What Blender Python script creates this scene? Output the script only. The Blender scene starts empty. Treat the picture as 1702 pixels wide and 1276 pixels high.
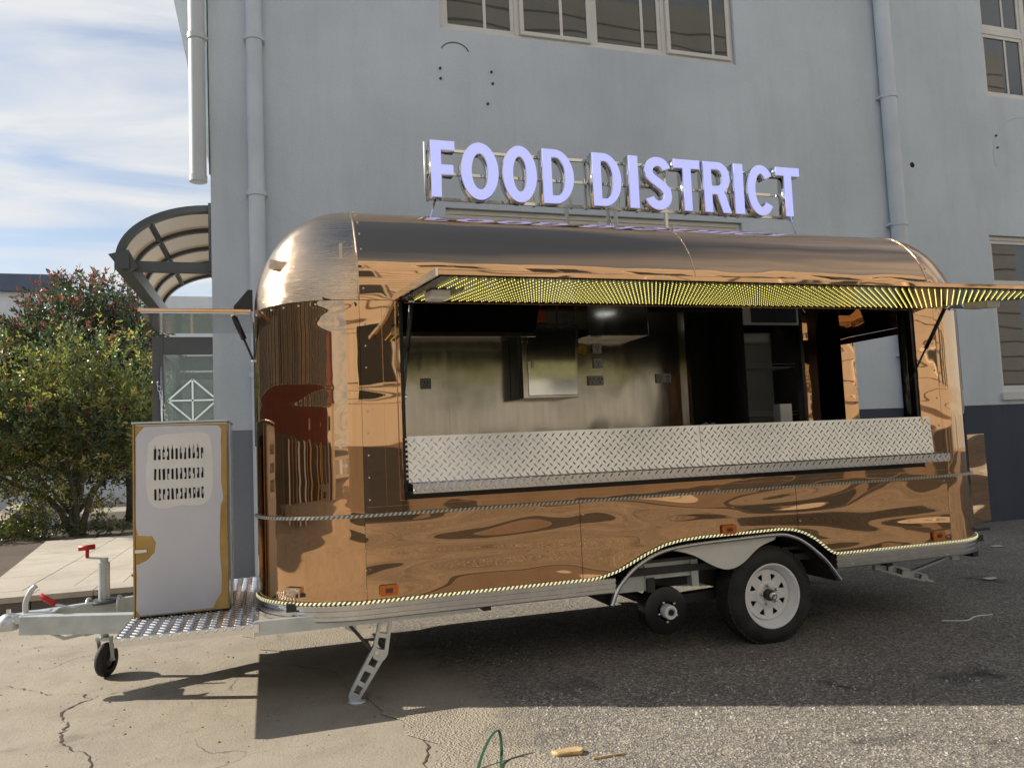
import bpy, bmesh, math, random
from mathutils import Vector, Matrix
random.seed(7)
R_ = math.radians
scene = bpy.context.scene
col = scene.collection

# ------------------------------------------------------------------ camera
cam_d = bpy.data.cameras.new('camera')
cam = bpy.data.objects.new('camera', cam_d); col.objects.link(cam)
cam_d.sensor_width = 36.0; cam_d.lens = 1280 / 1702 * 36.0
cam_d.clip_start = 0.05; cam_d.clip_end = 2000
_rx = Vector((0.9535, -0.2987, -0.0419)).normalized()
_fw = Vector((0.3014, 0.9509, 0.0731)); _fw = (_fw - _fw.dot(_rx) * _rx).normalized()
_up = _rx.cross(_fw).normalized()
cam.matrix_world = Matrix(((_rx.x, _up.x, -_fw.x, 0), (_rx.y, _up.y, -_fw.y, 0), (_rx.z, _up.z, -_fw.z, 1.42), (0, 0, 0, 1)))
scene.camera = cam

# ------------------------------------------------------------------ light
SUN_TO = Vector((-0.91, 0.41, 0)).normalized()
SUN_EL = R_(31)
world = bpy.data.worlds.new('World'); scene.world = world; world.use_nodes = True
wn = world.node_tree.nodes; wl = world.node_tree.links; wn.clear()
w_out = wn.new('ShaderNodeOutputWorld'); w_bg = wn.new('ShaderNodeBackground')
w_sky = wn.new('ShaderNodeTexSky'); w_sky.sky_type = 'NISHITA'; w_sky.sun_disc = False
w_sky.sun_elevation = SUN_EL; w_sky.sun_rotation = math.atan2(SUN_TO.x, SUN_TO.y)
w_sky.air_density = 1.0; w_sky.dust_density = 1.2; w_sky.ozone_density = 1.5
w_bg.inputs['Strength'].default_value = 0.105
tc = wn.new('ShaderNodeTexCoord'); sep = wn.new('ShaderNodeSeparateXYZ'); wl.new(tc.outputs['Generated'], sep.inputs[0])
zc = wn.new('ShaderNodeMath'); zc.operation = 'MAXIMUM'; wl.new(sep.outputs['Z'], zc.inputs[0]); zc.inputs[1].default_value = 0.0
za = wn.new('ShaderNodeMath'); za.operation = 'ADD'; wl.new(zc.outputs[0], za.inputs[0]); za.inputs[1].default_value = 0.14
dx = wn.new('ShaderNodeMath'); dx.operation = 'DIVIDE'; wl.new(sep.outputs['X'], dx.inputs[0]); wl.new(za.outputs[0], dx.inputs[1])
dy = wn.new('ShaderNodeMath'); dy.operation = 'DIVIDE'; wl.new(sep.outputs['Y'], dy.inputs[0]); wl.new(za.outputs[0], dy.inputs[1])
cmb = wn.new('ShaderNodeCombineXYZ'); wl.new(dx.outputs[0], cmb.inputs[0]); wl.new(dy.outputs[0], cmb.inputs[1])
wmap = wn.new('ShaderNodeMapping'); wl.new(cmb.outputs[0], wmap.inputs[0])
wmap.inputs['Scale'].default_value = (0.55, 1.25, 1); wmap.inputs['Location'].default_value = (3.1, 1.7, 0); wmap.inputs['Rotation'].default_value = (0, 0, 0.25)
wno = wn.new('ShaderNodeTexNoise'); wl.new(wmap.outputs[0], wno.inputs['Vector'])
wno.inputs['Scale'].default_value = 2.5; wno.inputs['Detail'].default_value = 7; wno.inputs['Roughness'].default_value = 0.5; wno.inputs['Distortion'].default_value = 0.5
wr = wn.new('ShaderNodeValToRGB'); wl.new(wno.outputs['Fac'], wr.inputs[0])
wr.color_ramp.elements[0].position = 0.38; wr.color_ramp.elements[1].position = 0.60
wr.color_ramp.elements[0].color = (0.22, 0.22, 0.22, 1)
# thin cloud lies in the lower sky; overhead it opens to blue
wz = wn.new('ShaderNodeMapRange'); wl.new(sep.outputs['Z'], wz.inputs[0])
wz.inputs[1].default_value = 0.55; wz.inputs[2].default_value = 0.88; wz.inputs[3].default_value = 1.0; wz.inputs[4].default_value = 0.02
wm = wn.new('ShaderNodeMath'); wm.operation = 'MULTIPLY'; wl.new(wr.outputs[0], wm.inputs[0]); wl.new(wz.outputs[0], wm.inputs[1])
wmix = wn.new('ShaderNodeMixRGB'); wl.new(wm.outputs[0], wmix.inputs[0]); wl.new(w_sky.outputs[0], wmix.inputs[1])
wmix.inputs[2].default_value = (5.5, 5.6, 5.75, 1)
wl.new(wmix.outputs[0], w_bg.inputs['Color']); wl.new(w_bg.outputs[0], w_out.inputs['Surface'])

sun_d = bpy.data.lights.new('sun', 'SUN'); sun_d.energy = 4.2; sun_d.angle = R_(0.55); sun_d.color = (1.0, 0.93, 0.82)
sun = bpy.data.objects.new('sun', sun_d); col.objects.link(sun)
_d = Vector((SUN_TO.x * math.cos(SUN_EL), SUN_TO.y * math.cos(SUN_EL), math.sin(SUN_EL)))
sun.rotation_euler = _d.to_track_quat('Z', 'Y').to_euler()
sun.location = _d * 60

scene.view_settings.view_transform = 'Standard'; scene.view_settings.look = 'None'
scene.view_settings.exposure = 0.5; scene.view_settings.gamma = 1.0; scene.view_settings.use_curve_mapping = False
scene.render.engine = 'CYCLES'
cy = scene.cycles
cy.use_denoising = True
cy.max_bounces = 7; cy.diffuse_bounces = 3; cy.glossy_bounces = 5; cy.transmission_bounces = 4; cy.transparent_max_bounces = 12
cy.caustics_reflective = False; cy.caustics_refractive = False
cy.sample_clamp_indirect = 6.0

# ------------------------------------------------------------------ materials
def nodes_of(name):
    m = bpy.data.materials.new(name); m.use_nodes = True
    nt = m.node_tree; b = nt.nodes['Principled BSDF']
    return m, nt, nt.nodes, nt.links, b

def tex_coord(nt, scale=(1, 1, 1), rot=(0, 0, 0)):
    t = nt.nodes.new('ShaderNodeTexCoord'); mp = nt.nodes.new('ShaderNodeMapping')
    mp.inputs['Scale'].default_value = scale; mp.inputs['Rotation'].default_value = rot
    nt.links.new(t.outputs['Object'], mp.inputs[0]); return mp.outputs[0]

def noise(nt, vec, scale, detail=4, rough=0.55, dist=0.0):
    n = nt.nodes.new('ShaderNodeTexNoise'); nt.links.new(vec, n.inputs['Vector'])
    n.inputs['Scale'].default_value = scale; n.inputs['Detail'].default_value = detail
    n.inputs['Roughness'].default_value = rough; n.inputs['Distortion'].default_value = dist
    return n.outputs['Fac']

def ramp(nt, fac, stops):
    r = nt.nodes.new('ShaderNodeValToRGB'); nt.links.new(fac, r.inputs[0])
    e = r.color_ramp.elements
    while len(e) < len(stops): e.new(0.5)
    for i, (p, c) in enumerate(stops):
        e[i].position = p; e[i].color = c if len(c) == 4 else (*c, 1)
    return r.outputs[0]

def mix(nt, fac, a, b, mode='MIX'):
    n = nt.nodes.new('ShaderNodeMixRGB'); n.blend_type = mode
    for i, v in ((0, fac), (1, a), (2, b)):
        if isinstance(v, (int, float)): n.inputs[i].default_value = v
        elif isinstance(v, tuple): n.inputs[i].default_value = v if len(v) == 4 else (*v, 1)
        else: nt.links.new(v, n.inputs[i])
    return n.outputs[0]

def bump(nt, h, b, dist, strength=1.0, prev=None):
    n = nt.nodes.new('ShaderNodeBump'); n.inputs['Strength'].default_value = strength; n.inputs['Distance'].default_value = dist
    nt.links.new(h, n.inputs['Height'])
    if prev is not None: nt.links.new(prev, n.inputs['Normal'])
    nt.links.new(n.outputs[0], b.inputs['Normal']); return n.outputs[0]

def plain(name, c, rough=0.5, metal=0.0, var=0.12, scale=6.0, bmp=0.0, bscale=60.0, spec=0.5):
    m, nt, N, Lk, b = nodes_of(name)
    v = tex_coord(nt)
    f = noise(nt, v, scale, 5)
    lo = tuple(max(0, x * (1 - var)) for x in c); hi = tuple(min(1, x * (1 + var)) for x in c)
    Lk.new(ramp(nt, f, [(0.3, lo), (0.7, hi)]), b.inputs['Base Color'])
    b.inputs['Roughness'].default_value = rough; b.inputs['Metallic'].default_value = metal
    b.inputs['Specular IOR Level'].default_value = spec
    if bmp: bump(nt, noise(nt, v, bscale, 3), b, bmp)
    return m

def emit(name, c, s):
    m, nt, N, Lk, b = nodes_of(name)
    b.inputs['Base Color'].default_value = (*c, 1); b.inputs['Emission Color'].default_value = (*c, 1); b.inputs['Emission Strength'].default_value = s
    b.inputs['Roughness'].default_value = 0.4
    return m

def mirror(name, c, wave, wscale=(1.6, 1.6, 5.0), rough=0.02, scratch=0.0):
    m, nt, N, Lk, b = nodes_of(name)
    b.inputs['Base Color'].default_value = (*c, 1); b.inputs['Metallic'].default_value = 1.0
    v = tex_coord(nt, wscale)
    f = noise(nt, v, 1.0, 0.6, 0.35, 0.5)
    nrm = bump(nt, f, b, wave)
    nrm = bump(nt, noise(nt, tex_coord(nt), 7.0, 1.0), b, 0.00035, 1.0, nrm)
    v2 = tex_coord(nt, (3, 3, 3))
    g = noise(nt, v2, 2.0, 6, 0.6, 1.5)
    Lk.new(ramp(nt, g, [(0.3, (rough * 0.7,) * 3), (0.8, (rough * 1.6 + scratch,) * 3)]), b.inputs['Roughness'])
    if scratch:
        v3 = tex_coord(nt, (2, 2, 30), (0.2, 0.5, 0.3))
        bump(nt, noise(nt, v3, 3.0, 6, 0.7, 2.0), b, 0.0026, 1.0, nrm)
    return m

M = {}
BR = (0.63, 0.395, 0.225)
M['bronze'] = mirror('bronze_mirror', BR, 0.006)
M['bronze_wavy'] = mirror('bronze_mirror_wavy', BR, 0.046, (0.80, 0.80, 4.4))
M['bronze_dome'] = mirror('bronze_mirror_dome', (0.72, 0.53, 0.35), 0.006, rough=0.06, scratch=0.10)
M['alu'] = plain('brushed_aluminium', (0.60, 0.60, 0.60), 0.22, 1.0, 0.08, 20)
M['chrome'] = plain('chrome', (0.72, 0.72, 0.70), 0.10, 1.0, 0.05, 12)
M['galv'] = plain('galvanised_steel', (0.60, 0.64, 0.64), 0.48, 0.55, 0.12, 9, 0.0006, 40)
M['plate'] = plain('tread_plate', (0.84, 0.84, 0.83), 0.21, 1.0, 0.06, 14)
M['stain'] = None
M['black'] = plain('black_paint', (0.012, 0.012, 0.013), 0.35, 0, 0.2, 8)
M['dark_metal'] = plain('dark_steel', (0.05, 0.05, 0.05), 0.55, 0.3, 0.3, 8)
M['rubber'] = plain('tyre_rubber', (0.024, 0.023, 0.022), 0.7, 0, 0.55, 9, 0.001, 50)
M['white'] = plain('white_paint', (0.88, 0.88, 0.88), 0.32, 0, 0.05, 10)
M['upvc'] = plain('white_window_frame', (0.74, 0.72, 0.66), 0.4, 0, 0.07, 3)
M['red'] = plain('red_plastic', (0.55, 0.02, 0.02), 0.4, 0, 0.1)
M['grip'] = plain('dark_frame_paint', (0.075, 0.08, 0.082), 0.45, 0, 0.15, 3)
M['amber'] = plain('amber_lens', (0.62, 0.17, 0.015), 0.15, 0, 0.1, 30)
M['led'] = emit('led_yellow', (1.0, 0.90, 0.22), 1.7)
M['rope_on'] = emit('rope_light_lit', (0.95, 0.88, 0.50), 0.5)
M['rope_off'] = plain('rope_light_sleeve', (0.62, 0.62, 0.55), 0.3, 0, 0.08, 20)
M['rope_body'] = plain('rope_light_body', (0.20, 0.20, 0.16), 0.3, 0, 0.1, 20)
M['letter'] = emit('letter_face_lit', (0.41, 0.44, 0.95), 0.66)
M['lamp'] = emit('ceiling_lamp_lit', (0.9, 0.95, 1.0), 0.9)

def m_stainless():
    m, nt, N, Lk, b = nodes_of('stainless_sheet')
    b.inputs['Base Color'].default_value = (0.46, 0.435, 0.375, 1); b.inputs['Metallic'].default_value = 1.0
    v = tex_coord(nt, (12, 12, 1.2)); f = noise(nt, v, 2.0, 4)
    Lk.new(ramp(nt, f, [(0.3, (0.13,) * 3), (0.7, (0.18,) * 3)]), b.inputs['Roughness'])
    v2 = tex_coord(nt, (1.5, 1.5, 1.0)); bump(nt, noise(nt, v2, 1.5, 1.5), b, 0.012)
    return m
M['stain'] = m_stainless()

def concrete_nodes(nt, v, c1, c2, crack=True, spot=True):
    Lk = nt.links
    big = noise(nt, v, 0.55, 6, 0.6, 0.4); mid = noise(nt, v, 3.2, 8, 0.65); fine = noise(nt, v, 85, 4, 0.7)
    c = ramp(nt, big, [(0.3, c1), (0.7, c2)])
    c = mix(nt, 0.55, c, ramp(nt, mid, [(0.25, (0.60,) * 3), (0.5, (0.97,) * 3), (0.8, (1.12,) * 3)]), 'MULTIPLY')
    c = mix(nt, 0.7, c, ramp(nt, fine, [(0.30, (0.62,) * 3), (0.48, (1.0,) * 3), (0.75, (1.15,) * 3)]), 'MULTIPLY')
    if spot:
        st = noise(nt, v, 1.3, 5, 0.6, 1.0)
        c = mix(nt, ramp(nt, st, [(0.60, (0, 0, 0)), (0.72, (0.5,) * 3)]), c, (0.12, 0.105, 0.085))
    if crack:
        n2 = nt.nodes.new('ShaderNodeTexNoise'); Lk.new(v, n2.inputs['Vector']); n2.inputs['Scale'].default_value = 2.2; n2.inputs['Detail'].default_value = 6
        ad = nt.nodes.new('ShaderNodeVectorMath'); ad.operation = 'ADD'
        sc = nt.nodes.new('ShaderNodeVectorMath'); sc.operation = 'SCALE'; Lk.new(n2.outputs['Color'], sc.inputs[0]); sc.inputs['Scale'].default_value = 0.55
        Lk.new(v, ad.inputs[0]); Lk.new(sc.outputs[0], ad.inputs[1])
        vo = nt.nodes.new('ShaderNodeTexVoronoi'); vo.feature = 'DISTANCE_TO_EDGE'; vo.inputs['Scale'].default_value = 0.42; Lk.new(ad.outputs[0], vo.inputs['Vector'])
        k = ramp(nt, vo.outputs['Distance'], [(0.0, (1, 1, 1)), (0.0035, (0, 0, 0))])
        msk = ramp(nt, noise(nt, v, 0.9, 3), [(0.48, (0, 0, 0)), (0.60, (0.8,) * 3)])
        c = mix(nt, mix(nt, 1.0, k, msk, 'MULTIPLY'), c, (0.05, 0.043, 0.035))
    return c, mid, fine

def m_concrete(name, c1, c2, crack=True, spot=True):
    m, nt, N, Lk, b = nodes_of(name)
    c, mid, fine = concrete_nodes(nt, tex_coord(nt), c1, c2, crack, spot)
    Lk.new(c, b.inputs['Base Color']); b.inputs['Roughness'].default_value = 0.9
    n1 = bump(nt, mid, b, 0.012)
    bump(nt, fine, b, 0.004, 1.0, n1)
    return m
CONC = ((0.36, 0.305, 0.23), (0.47, 0.405, 0.31))
M['concrete'] = m_concrete('yard_concrete', (0.36, 0.305, 0.23), (0.47, 0.405, 0.31))

def m_asphalt():
    m, nt, N, Lk, b = nodes_of('worn_asphalt')
    v = tex_coord(nt)
    vo = nt.nodes.new('ShaderNodeTexVoronoi'); vo.inputs['Scale'].default_value = 85; Lk.new(v, vo.inputs['Vector'])
    big = noise(nt, v, 0.7, 6, 0.6)
    c = ramp(nt, big, [(0.3, (0.165, 0.148, 0.128)), (0.7, (0.27, 0.245, 0.21))])
    sepc = nt.nodes.new('ShaderNodeSeparateColor'); Lk.new(vo.outputs['Color'], sepc.inputs[0])
    c = mix(nt, 0.9, c, ramp(nt, sepc.outputs[0], [(0.0, (0.58,) * 3), (0.5, (1.05,) * 3), (1.0, (2.1, 2.0, 1.8))]), 'MULTIPLY')
    oil = noise(nt, v, 1.9, 4, 0.5, 0.6)
    c = mix(nt, ramp(nt, oil, [(0.62, (0, 0, 0)), (0.74, (0.75,) * 3)]), c, (0.03, 0.028, 0.026))
    # the asphalt thins out over the concrete along its worn edge
    cc, _m, _f = concrete_nodes(nt, v, *CONC)
    sx = N.new('ShaderNodeSeparateXYZ'); Lk.new(v, sx.inputs[0])
    mr = N.new('ShaderNodeMapRange'); Lk.new(sx.outputs['Y'], mr.inputs[0])
    for i, q in zip((1, 2, 3, 4), (4.6, 8.38, 1.0, 0.0)): mr.inputs[i].default_value = q
    d1 = N.new('ShaderNodeMath'); d1.operation = 'SUBTRACT'; Lk.new(sx.outputs['X'], d1.inputs[0]); Lk.new(mr.outputs[0], d1.inputs[1])
    nz = N.new('ShaderNodeMath'); nz.operation = 'MULTIPLY_ADD'; Lk.new(noise(nt, v, 3.5, 8, 0.7), nz.inputs[0]); nz.inputs[1].default_value = 1.1; nz.inputs[2].default_value = -0.55
    d2 = N.new('ShaderNodeMath'); d2.operation = 'ADD'; Lk.new(d1.outputs[0], d2.inputs[0]); Lk.new(nz.outputs[0], d2.inputs[1])
    c = mix(nt, ramp(nt, d2.outputs[0], [(0.0, (0, 0, 0)), (0.30, (1, 1, 1))]), cc, c)
    Lk.new(c, b.inputs['Base Color']); b.inputs['Roughness'].default_value = 0.88
    n1 = bump(nt, vo.outputs['Distance'], b, 0.006)
    bump(nt, noise(nt, v, 30, 4), b, 0.006, 1.0, n1)
    return m
M['asphalt'] = m_asphalt()

def m_wall(name, base, stain=0.5):
    m, nt, N, Lk, b = nodes_of(name)
    v = tex_coord(nt); vs = tex_coord(nt, (2.2, 2.2, 0.22))
    blot = noise(nt, v, 0.6, 5, 0.6); streak = noise(nt, vs, 1.6, 7, 0.65, 0.3); fine = noise(nt, v, 45, 3)
    lo = tuple(x * 0.90 for x in base); hi = tuple(min(1, x * 1.08) for x in base)
    c = ramp(nt, blot, [(0.3, lo), (0.7, hi)])
    c = mix(nt, stain, c, ramp(nt, streak, [(0.32, (0.74, 0.75, 0.75)), (0.52, (1, 1, 1)), (0.8, (1.05,) * 3)]), 'MULTIPLY')
    c = mix(nt, 0.25, c, ramp(nt, fine, [(0.3, (0.85,) * 3), (0.7, (1.1,) * 3)]), 'MULTIPLY')
    Lk.new(c, b.inputs['Base Color']); b.inputs['Roughness'].default_value = 0.82
    n1 = bump(nt, fine, b, 0.0025); bump(nt, noise(nt, v, 1.5, 4), b, 0.01, 1.0, n1)
    return m
M['wall'] = m_wall('grey_blue_render', (0.65, 0.715, 0.765), 0.24)
M['wall_dark'] = m_wall('dark_blue_render', (0.060, 0.073, 0.098), 0.4)
M['cream'] = m_wall('cream_render', (0.80, 0.73, 0.62), 0.35)
M['far_white'] = m_wall('white_render', (0.72, 0.71, 0.70), 0.25)
M['brown_wall'] = m_wall('brown_render', (0.30, 0.24, 0.19), 0.5)
M['umber_wall'] = m_wall('umber_render', (0.13, 0.105, 0.085), 0.5)
M['redbrick'] = m_wall('red_render', (0.16, 0.055, 0.042), 0.5)
M['pipe'] = plain('drainpipe_plastic', (0.64, 0.69, 0.74), 0.42, 0, 0.08, 2)
M['pipe_white'] = plain('white_plastic_pipe', (0.60, 0.63, 0.63), 0.4, 0, 0.06, 2)
M['roof_dark'] = plain('dark_blue_roofing', (0.10, 0.125, 0.17), 0.6, 0, 0.1, 1)
M['slab'] = m_concrete('paving_slab', (0.46, 0.40, 0.32), (0.58, 0.51, 0.41), crack=False, spot=False)
M['kerb'] = m_concrete('granite_kerb', (0.17, 0.145, 0.13), (0.27, 0.23, 0.21), crack=False, spot=False)
M['soil'] = m_concrete('soil', (0.075, 0.055, 0.04), (0.14, 0.105, 0.075), crack=False)
M['bark'] = plain('bark', (0.13, 0.105, 0.08), 0.9, 0, 0.45, 14, 0.01, 18)
M['gold'] = plain('gold_film_base', (0.46, 0.29, 0.085), 0.35, 0.25, 0.3, 5)
M['film'] = plain('protective_film', (0.70, 0.705, 0.76), 0.42, 0, 0.05, 3, 0.002, 6)
M['film2'] = plain('wiped_film_halo', (0.86, 0.84, 0.81), 0.45, 0, 0.06, 5)
M['hole'] = plain('dark_opening', (0.008, 0.008, 0.008), 0.8, 0, 0.1)
M['wood'] = plain('split_wood', (0.62, 0.42, 0.20), 0.8, 0, 0.3, 20)
M['green'] = plain('green_strap', (0.03, 0.10, 0.05), 0.35, 0, 0.2)
M['paper'] = plain('white_card', (0.72, 0.72, 0.70), 0.6, 0, 0.04)
M['socket'] = plain('grey_socket', (0.78, 0.78, 0.76), 0.4, 0, 0.05)
M['orange'] = plain('orange_housing', (0.60, 0.12, 0.02), 0.45, 0, 0.15)
M['yellow'] = plain('yellow_horn', (0.60, 0.42, 0.05), 0.4, 0, 0.15)
M['bag'] = plain('grey_plastic_bag', (0.45, 0.45, 0.45), 0.25, 0, 0.2, 10)
M['spot_black'] = plain('glossy_black', (0.010, 0.010, 0.011), 0.12, 0, 0.1)

def m_glass(name, c, rough=0.02, alpha=1.0, spec=0.6):
    m, nt, N, Lk, b = nodes_of(name)
    v = tex_coord(nt)
    Lk.new(ramp(nt, noise(nt, v, 1.2, 3), [(0.3, tuple(x * 0.8 for x in c)), (0.7, c)]), b.inputs['Base Color'])
    b.inputs['Roughness'].default_value = rough; b.inputs['Specular IOR Level'].default_value = spec; b.inputs['Alpha'].default_value = alpha
    bump(nt, noise(nt, v, 0.9, 1), b, 0.004)
    return m
M['glass'] = m_glass('window_glass', (0.045, 0.050, 0.048), spec=0.9)
M['glass_clear'] = m_glass('clear_glass', (0.45, 0.55, 0.50), 0.02, 0.22)
M['glass_fridge'] = m_glass('fridge_glass', (0.05, 0.06, 0.06), 0.03, 0.10)

def m_poly():
    m, nt, N, Lk, b = nodes_of('bronze_polycarbonate')
    b.inputs['Base Color'].default_value = (0.20, 0.15, 0.10, 1); b.inputs['Roughness'].default_value = 0.25
    tr = N.new('ShaderNodeBsdfTranslucent'); tr.inputs[0].default_value = (0.26, 0.20, 0.135, 1)
    tp = N.new('ShaderNodeBsdfTransparent'); tp.inputs[0].default_value = (0.42, 0.34, 0.25, 1)
    mx = N.new('ShaderNodeMixShader'); mx.inputs[0].default_value = 0.45
    mx2 = N.new('ShaderNodeMixShader'); mx2.inputs[0].default_value = 0.35
    Lk.new(b.outputs[0], mx.inputs[1]); Lk.new(tr.outputs[0], mx.inputs[2])
    Lk.new(mx.outputs[0], mx2.inputs[1]); Lk.new(tp.outputs[0], mx2.inputs[2])
    Lk.new(mx2.outputs[0], N['Material Output'].inputs['Surface'])
    return m
M['poly'] = m_poly()

def m_leaf():
    m, nt, N, Lk, b = nodes_of('leaf')
    a = N.new('ShaderNodeAttribute'); a.attribute_name = 'leaf_colour'
    v = tex_coord(nt); f = noise(nt, v, 3.0, 3)
    c = mix(nt, 0.35, a.outputs['Color'], ramp(nt, f, [(0.3, (0.6,) * 3), (0.7, (1.25,) * 3)]), 'MULTIPLY')
    Lk.new(c, b.inputs['Base Color']); b.inputs['Roughness'].default_value = 0.32; b.inputs['Specular IOR Level'].default_value = 0.6
    tr = N.new('ShaderNodeBsdfTranslucent'); Lk.new(mix(nt, 1.0, c, (1.3, 1.35, 0.7), 'MULTIPLY'), tr.inputs[0])
    mx = N.new('ShaderNodeMixShader'); mx.inputs[0].default_value = 0.38
    Lk.new(b.outputs[0], mx.inputs[1]); Lk.new(tr.outputs[0], mx.inputs[2]); Lk.new(mx.outputs[0], N['Material Output'].inputs['Surface'])
    return m
M['leaf'] = m_leaf()

# ------------------------------------------------------------------ helpers
def tag(o, label=None, cat=None, group=None, kind=None):
    if label: o['label'] = label
    if cat: o['category'] = cat
    if group: o['group'] = group
    if kind: o['kind'] = kind
    return o

def empty(name, loc, label, cat, group=None):
    o = bpy.data.objects.new(name, None); o.empty_display_size = 0.1; o.location = loc; col.objects.link(o)
    return tag(o, label, cat, group)

def put(name, me, mat, parent=None, smooth=False, kind=None):
    if mat is not None:
        me.materials.clear(); me.materials.append(M[mat] if isinstance(mat, str) else mat)
    if smooth:
        me.polygons.foreach_set('use_smooth', [True] * len(me.polygons))
    o = bpy.data.objects.new(name, me); col.objects.link(o)
    if parent is not None:
        o.parent = parent
        o.matrix_parent_inverse = (Matrix.Translation(parent_loc(parent))).inverted()
    if kind: o['kind'] = kind
    return o

def parent_loc(p):
    l = Vector(p.location)
    return l if p.parent is None else l if p.type != 'EMPTY' else l
# parents that are meshes sit at the origin of the world, so only Empties carry a location

class MB:
    def __init__(s): s.v = []; s.f = []
    def add(s, vs, fs):
        o = len(s.v); s.v += [tuple(x) for x in vs]; s.f += [tuple(i + o for i in f) for f in fs]; return s
    def box(s, x0, x1, y0, y1, z0, z1):
        return s.add([(x0, y0, z0), (x1, y0, z0), (x1, y1, z0), (x0, y1, z0), (x0, y0, z1), (x1, y0, z1), (x1, y1, z1), (x0, y1, z1)],
                     [(0, 3, 2, 1), (4, 5, 6, 7), (0, 1, 5, 4), (1, 2, 6, 5), (2, 3, 7, 6), (3, 0, 4, 7)])
    def beam(s, a, b, w, h, up=(0, 0, 1)):
        a = Vector(a); b = Vector(b); d = (b - a).normalized(); u = Vector(up)
        sx = d.cross(u)
        if sx.length < 1e-4: sx = d.cross(Vector((1, 0, 0)))
        sx.normalize(); u = sx.cross(d).normalized()
        vs = []
        for p in (a, b):
            for i, j in ((-1, -1), (1, -1), (1, 1), (-1, 1)): vs.append(p + sx * (i * w / 2) + u * (j * h / 2))
        return s.add(vs, [(0, 1, 2, 3), (7, 6, 5, 4), (0, 4, 5, 1), (1, 5, 6, 2), (2, 6, 7, 3), (3, 7, 4, 0)])
    def tube(s, pts, r, n=10, caps=True):
        pts = [Vector(p) for p in pts]; k = len(pts); rs = r if isinstance(r, (list, tuple)) else [r] * k
        t0 = (pts[1] - pts[0]).normalized(); ref = Vector((0, 0, 1)) if abs(t0.z) < 0.9 else Vector((1, 0, 0))
        vs = []; u = None
        for i, p in enumerate(pts):
            t = (pts[min(i + 1, k - 1)] - pts[max(i - 1, 0)]).normalized()
            if u is None: u = t.cross(ref).normalized()
            else: u = (u - t * u.dot(t)).normalized()
            w = t.cross(u)
            for j in range(n):
                a = 2 * math.pi * j / n; vs.append(p + (u * math.cos(a) + w * math.sin(a)) * rs[i])
        fs = [(i * n + j, i * n + (j + 1) % n, (i + 1) * n + (j + 1) % n, (i + 1) * n + j) for i in range(k - 1) for j in range(n)]
        if caps: fs += [tuple(reversed(range(n))), tuple(range((k - 1) * n, k * n))]
        return s.add(vs, fs)
    def lathe(s, prof, c, axis=(0, -1, 0), n=40):
        ax = Vector(axis).normalized(); u = ax.orthogonal().normalized(); w = ax.cross(u); c = Vector(c); vs = []
        for r, h in prof:
            for j in range(n):
                a = 2 * math.pi * j / n; vs.append(c + ax * h + (u * math.cos(a) + w * math.sin(a)) * r)
        k = len(prof)
        fs = [(i * n + j, i * n + (j + 1) % n, (i + 1) * n + (j + 1) % n, (i + 1) * n + j) for i in range(k - 1) for j in range(n)]
        return s.add(vs, fs)
    def grid(s, rows):
        k = len(rows[0]); vs = [p for r in rows for p in r]
        fs = [(i * k + j, i * k + j + 1, (i + 1) * k + j + 1, (i + 1) * k + j) for i in range(len(rows) - 1) for j in range(k - 1)]
        return s.add(vs, fs)
    def mesh(s, name):
        me = bpy.data.meshes.new(name); me.from_pydata(s.v, [], s.f); me.validate(); me.update(); return me
    def build(s, name, mat, parent=None, smooth=False, bevel=0.0, kind=None, autosmooth=None):
        me = s.mesh(name)
        bm = bmesh.new(); bm.from_mesh(me)
        bmesh.ops.recalc_face_normals(bm, faces=bm.faces)
        if autosmooth:
            for e in bm.edges:
                if len(e.link_faces) == 2 and e.calc_face_angle(0) > autosmooth: e.smooth = False
        bm.to_mesh(me); bm.free()
        o = put(name, me, mat, parent, smooth or bool(autosmooth), kind)
        if bevel:
            b = o.modifiers.new('bevel', 'BEVEL'); b.width = bevel; b.segments = 2; b.limit_method = 'ANGLE'; b.angle_limit = R_(40)
        return o

def box(name, mat, parent, x0, x1, y0, y1, z0, z1, bevel=0.0):
    return MB().box(x0, x1, y0, y1, z0, z1).build(name, mat, parent, bevel=bevel)

def flat_mesh(name, outlines, thick, fn, inset=0.0):
    """closed 2D outlines (outer and holes) filled and thickened; fn maps (u, v, w) to world"""
    cu = bpy.data.curves.new(name, 'CURVE'); cu.dimensions = '2D'; cu.fill_mode = 'BOTH'; cu.extrude = thick / 2; cu.offset = inset
    for pts in outlines:
        sp = cu.splines.new('POLY'); sp.points.add(len(pts) - 1); sp.use_cyclic_u = True
        for q, (a, b) in zip(sp.points, pts): q.co = (a, b, 0, 1)
    ob = bpy.data.objects.new('tmp', cu)
    me = bpy.data.meshes.new_from_object(ob); bpy.data.objects.remove(ob); bpy.data.curves.remove(cu)
    for v in me.vertices: v.co = fn(v.co.x, v.co.y, v.co.z)
    bm = bmesh.new(); bm.from_mesh(me); bmesh.ops.remove_doubles(bm, verts=bm.verts, dist=1e-5); bmesh.ops.recalc_face_normals(bm, faces=bm.faces); bm.to_mesh(me); bm.free()
    me.name = name
    return me

def flat(name, mat, parent, outlines, thick, fn, kind=None, inset=0.0):
    return put(name, flat_mesh(name, outlines, thick, fn, inset), mat, parent, False, kind)

XZ = lambda y: (lambda u, v, w: (u, y + w, v))
XY = lambda z: (lambda u, v, w: (u, v, z + w))

def circ(cx, cz, r, n=20, rz=None):
    rz = rz or r
    return [(cx + r * math.cos(2 * math.pi * i / n), cz + rz * math.sin(2 * math.pi * i / n)) for i in range(n)]

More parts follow.
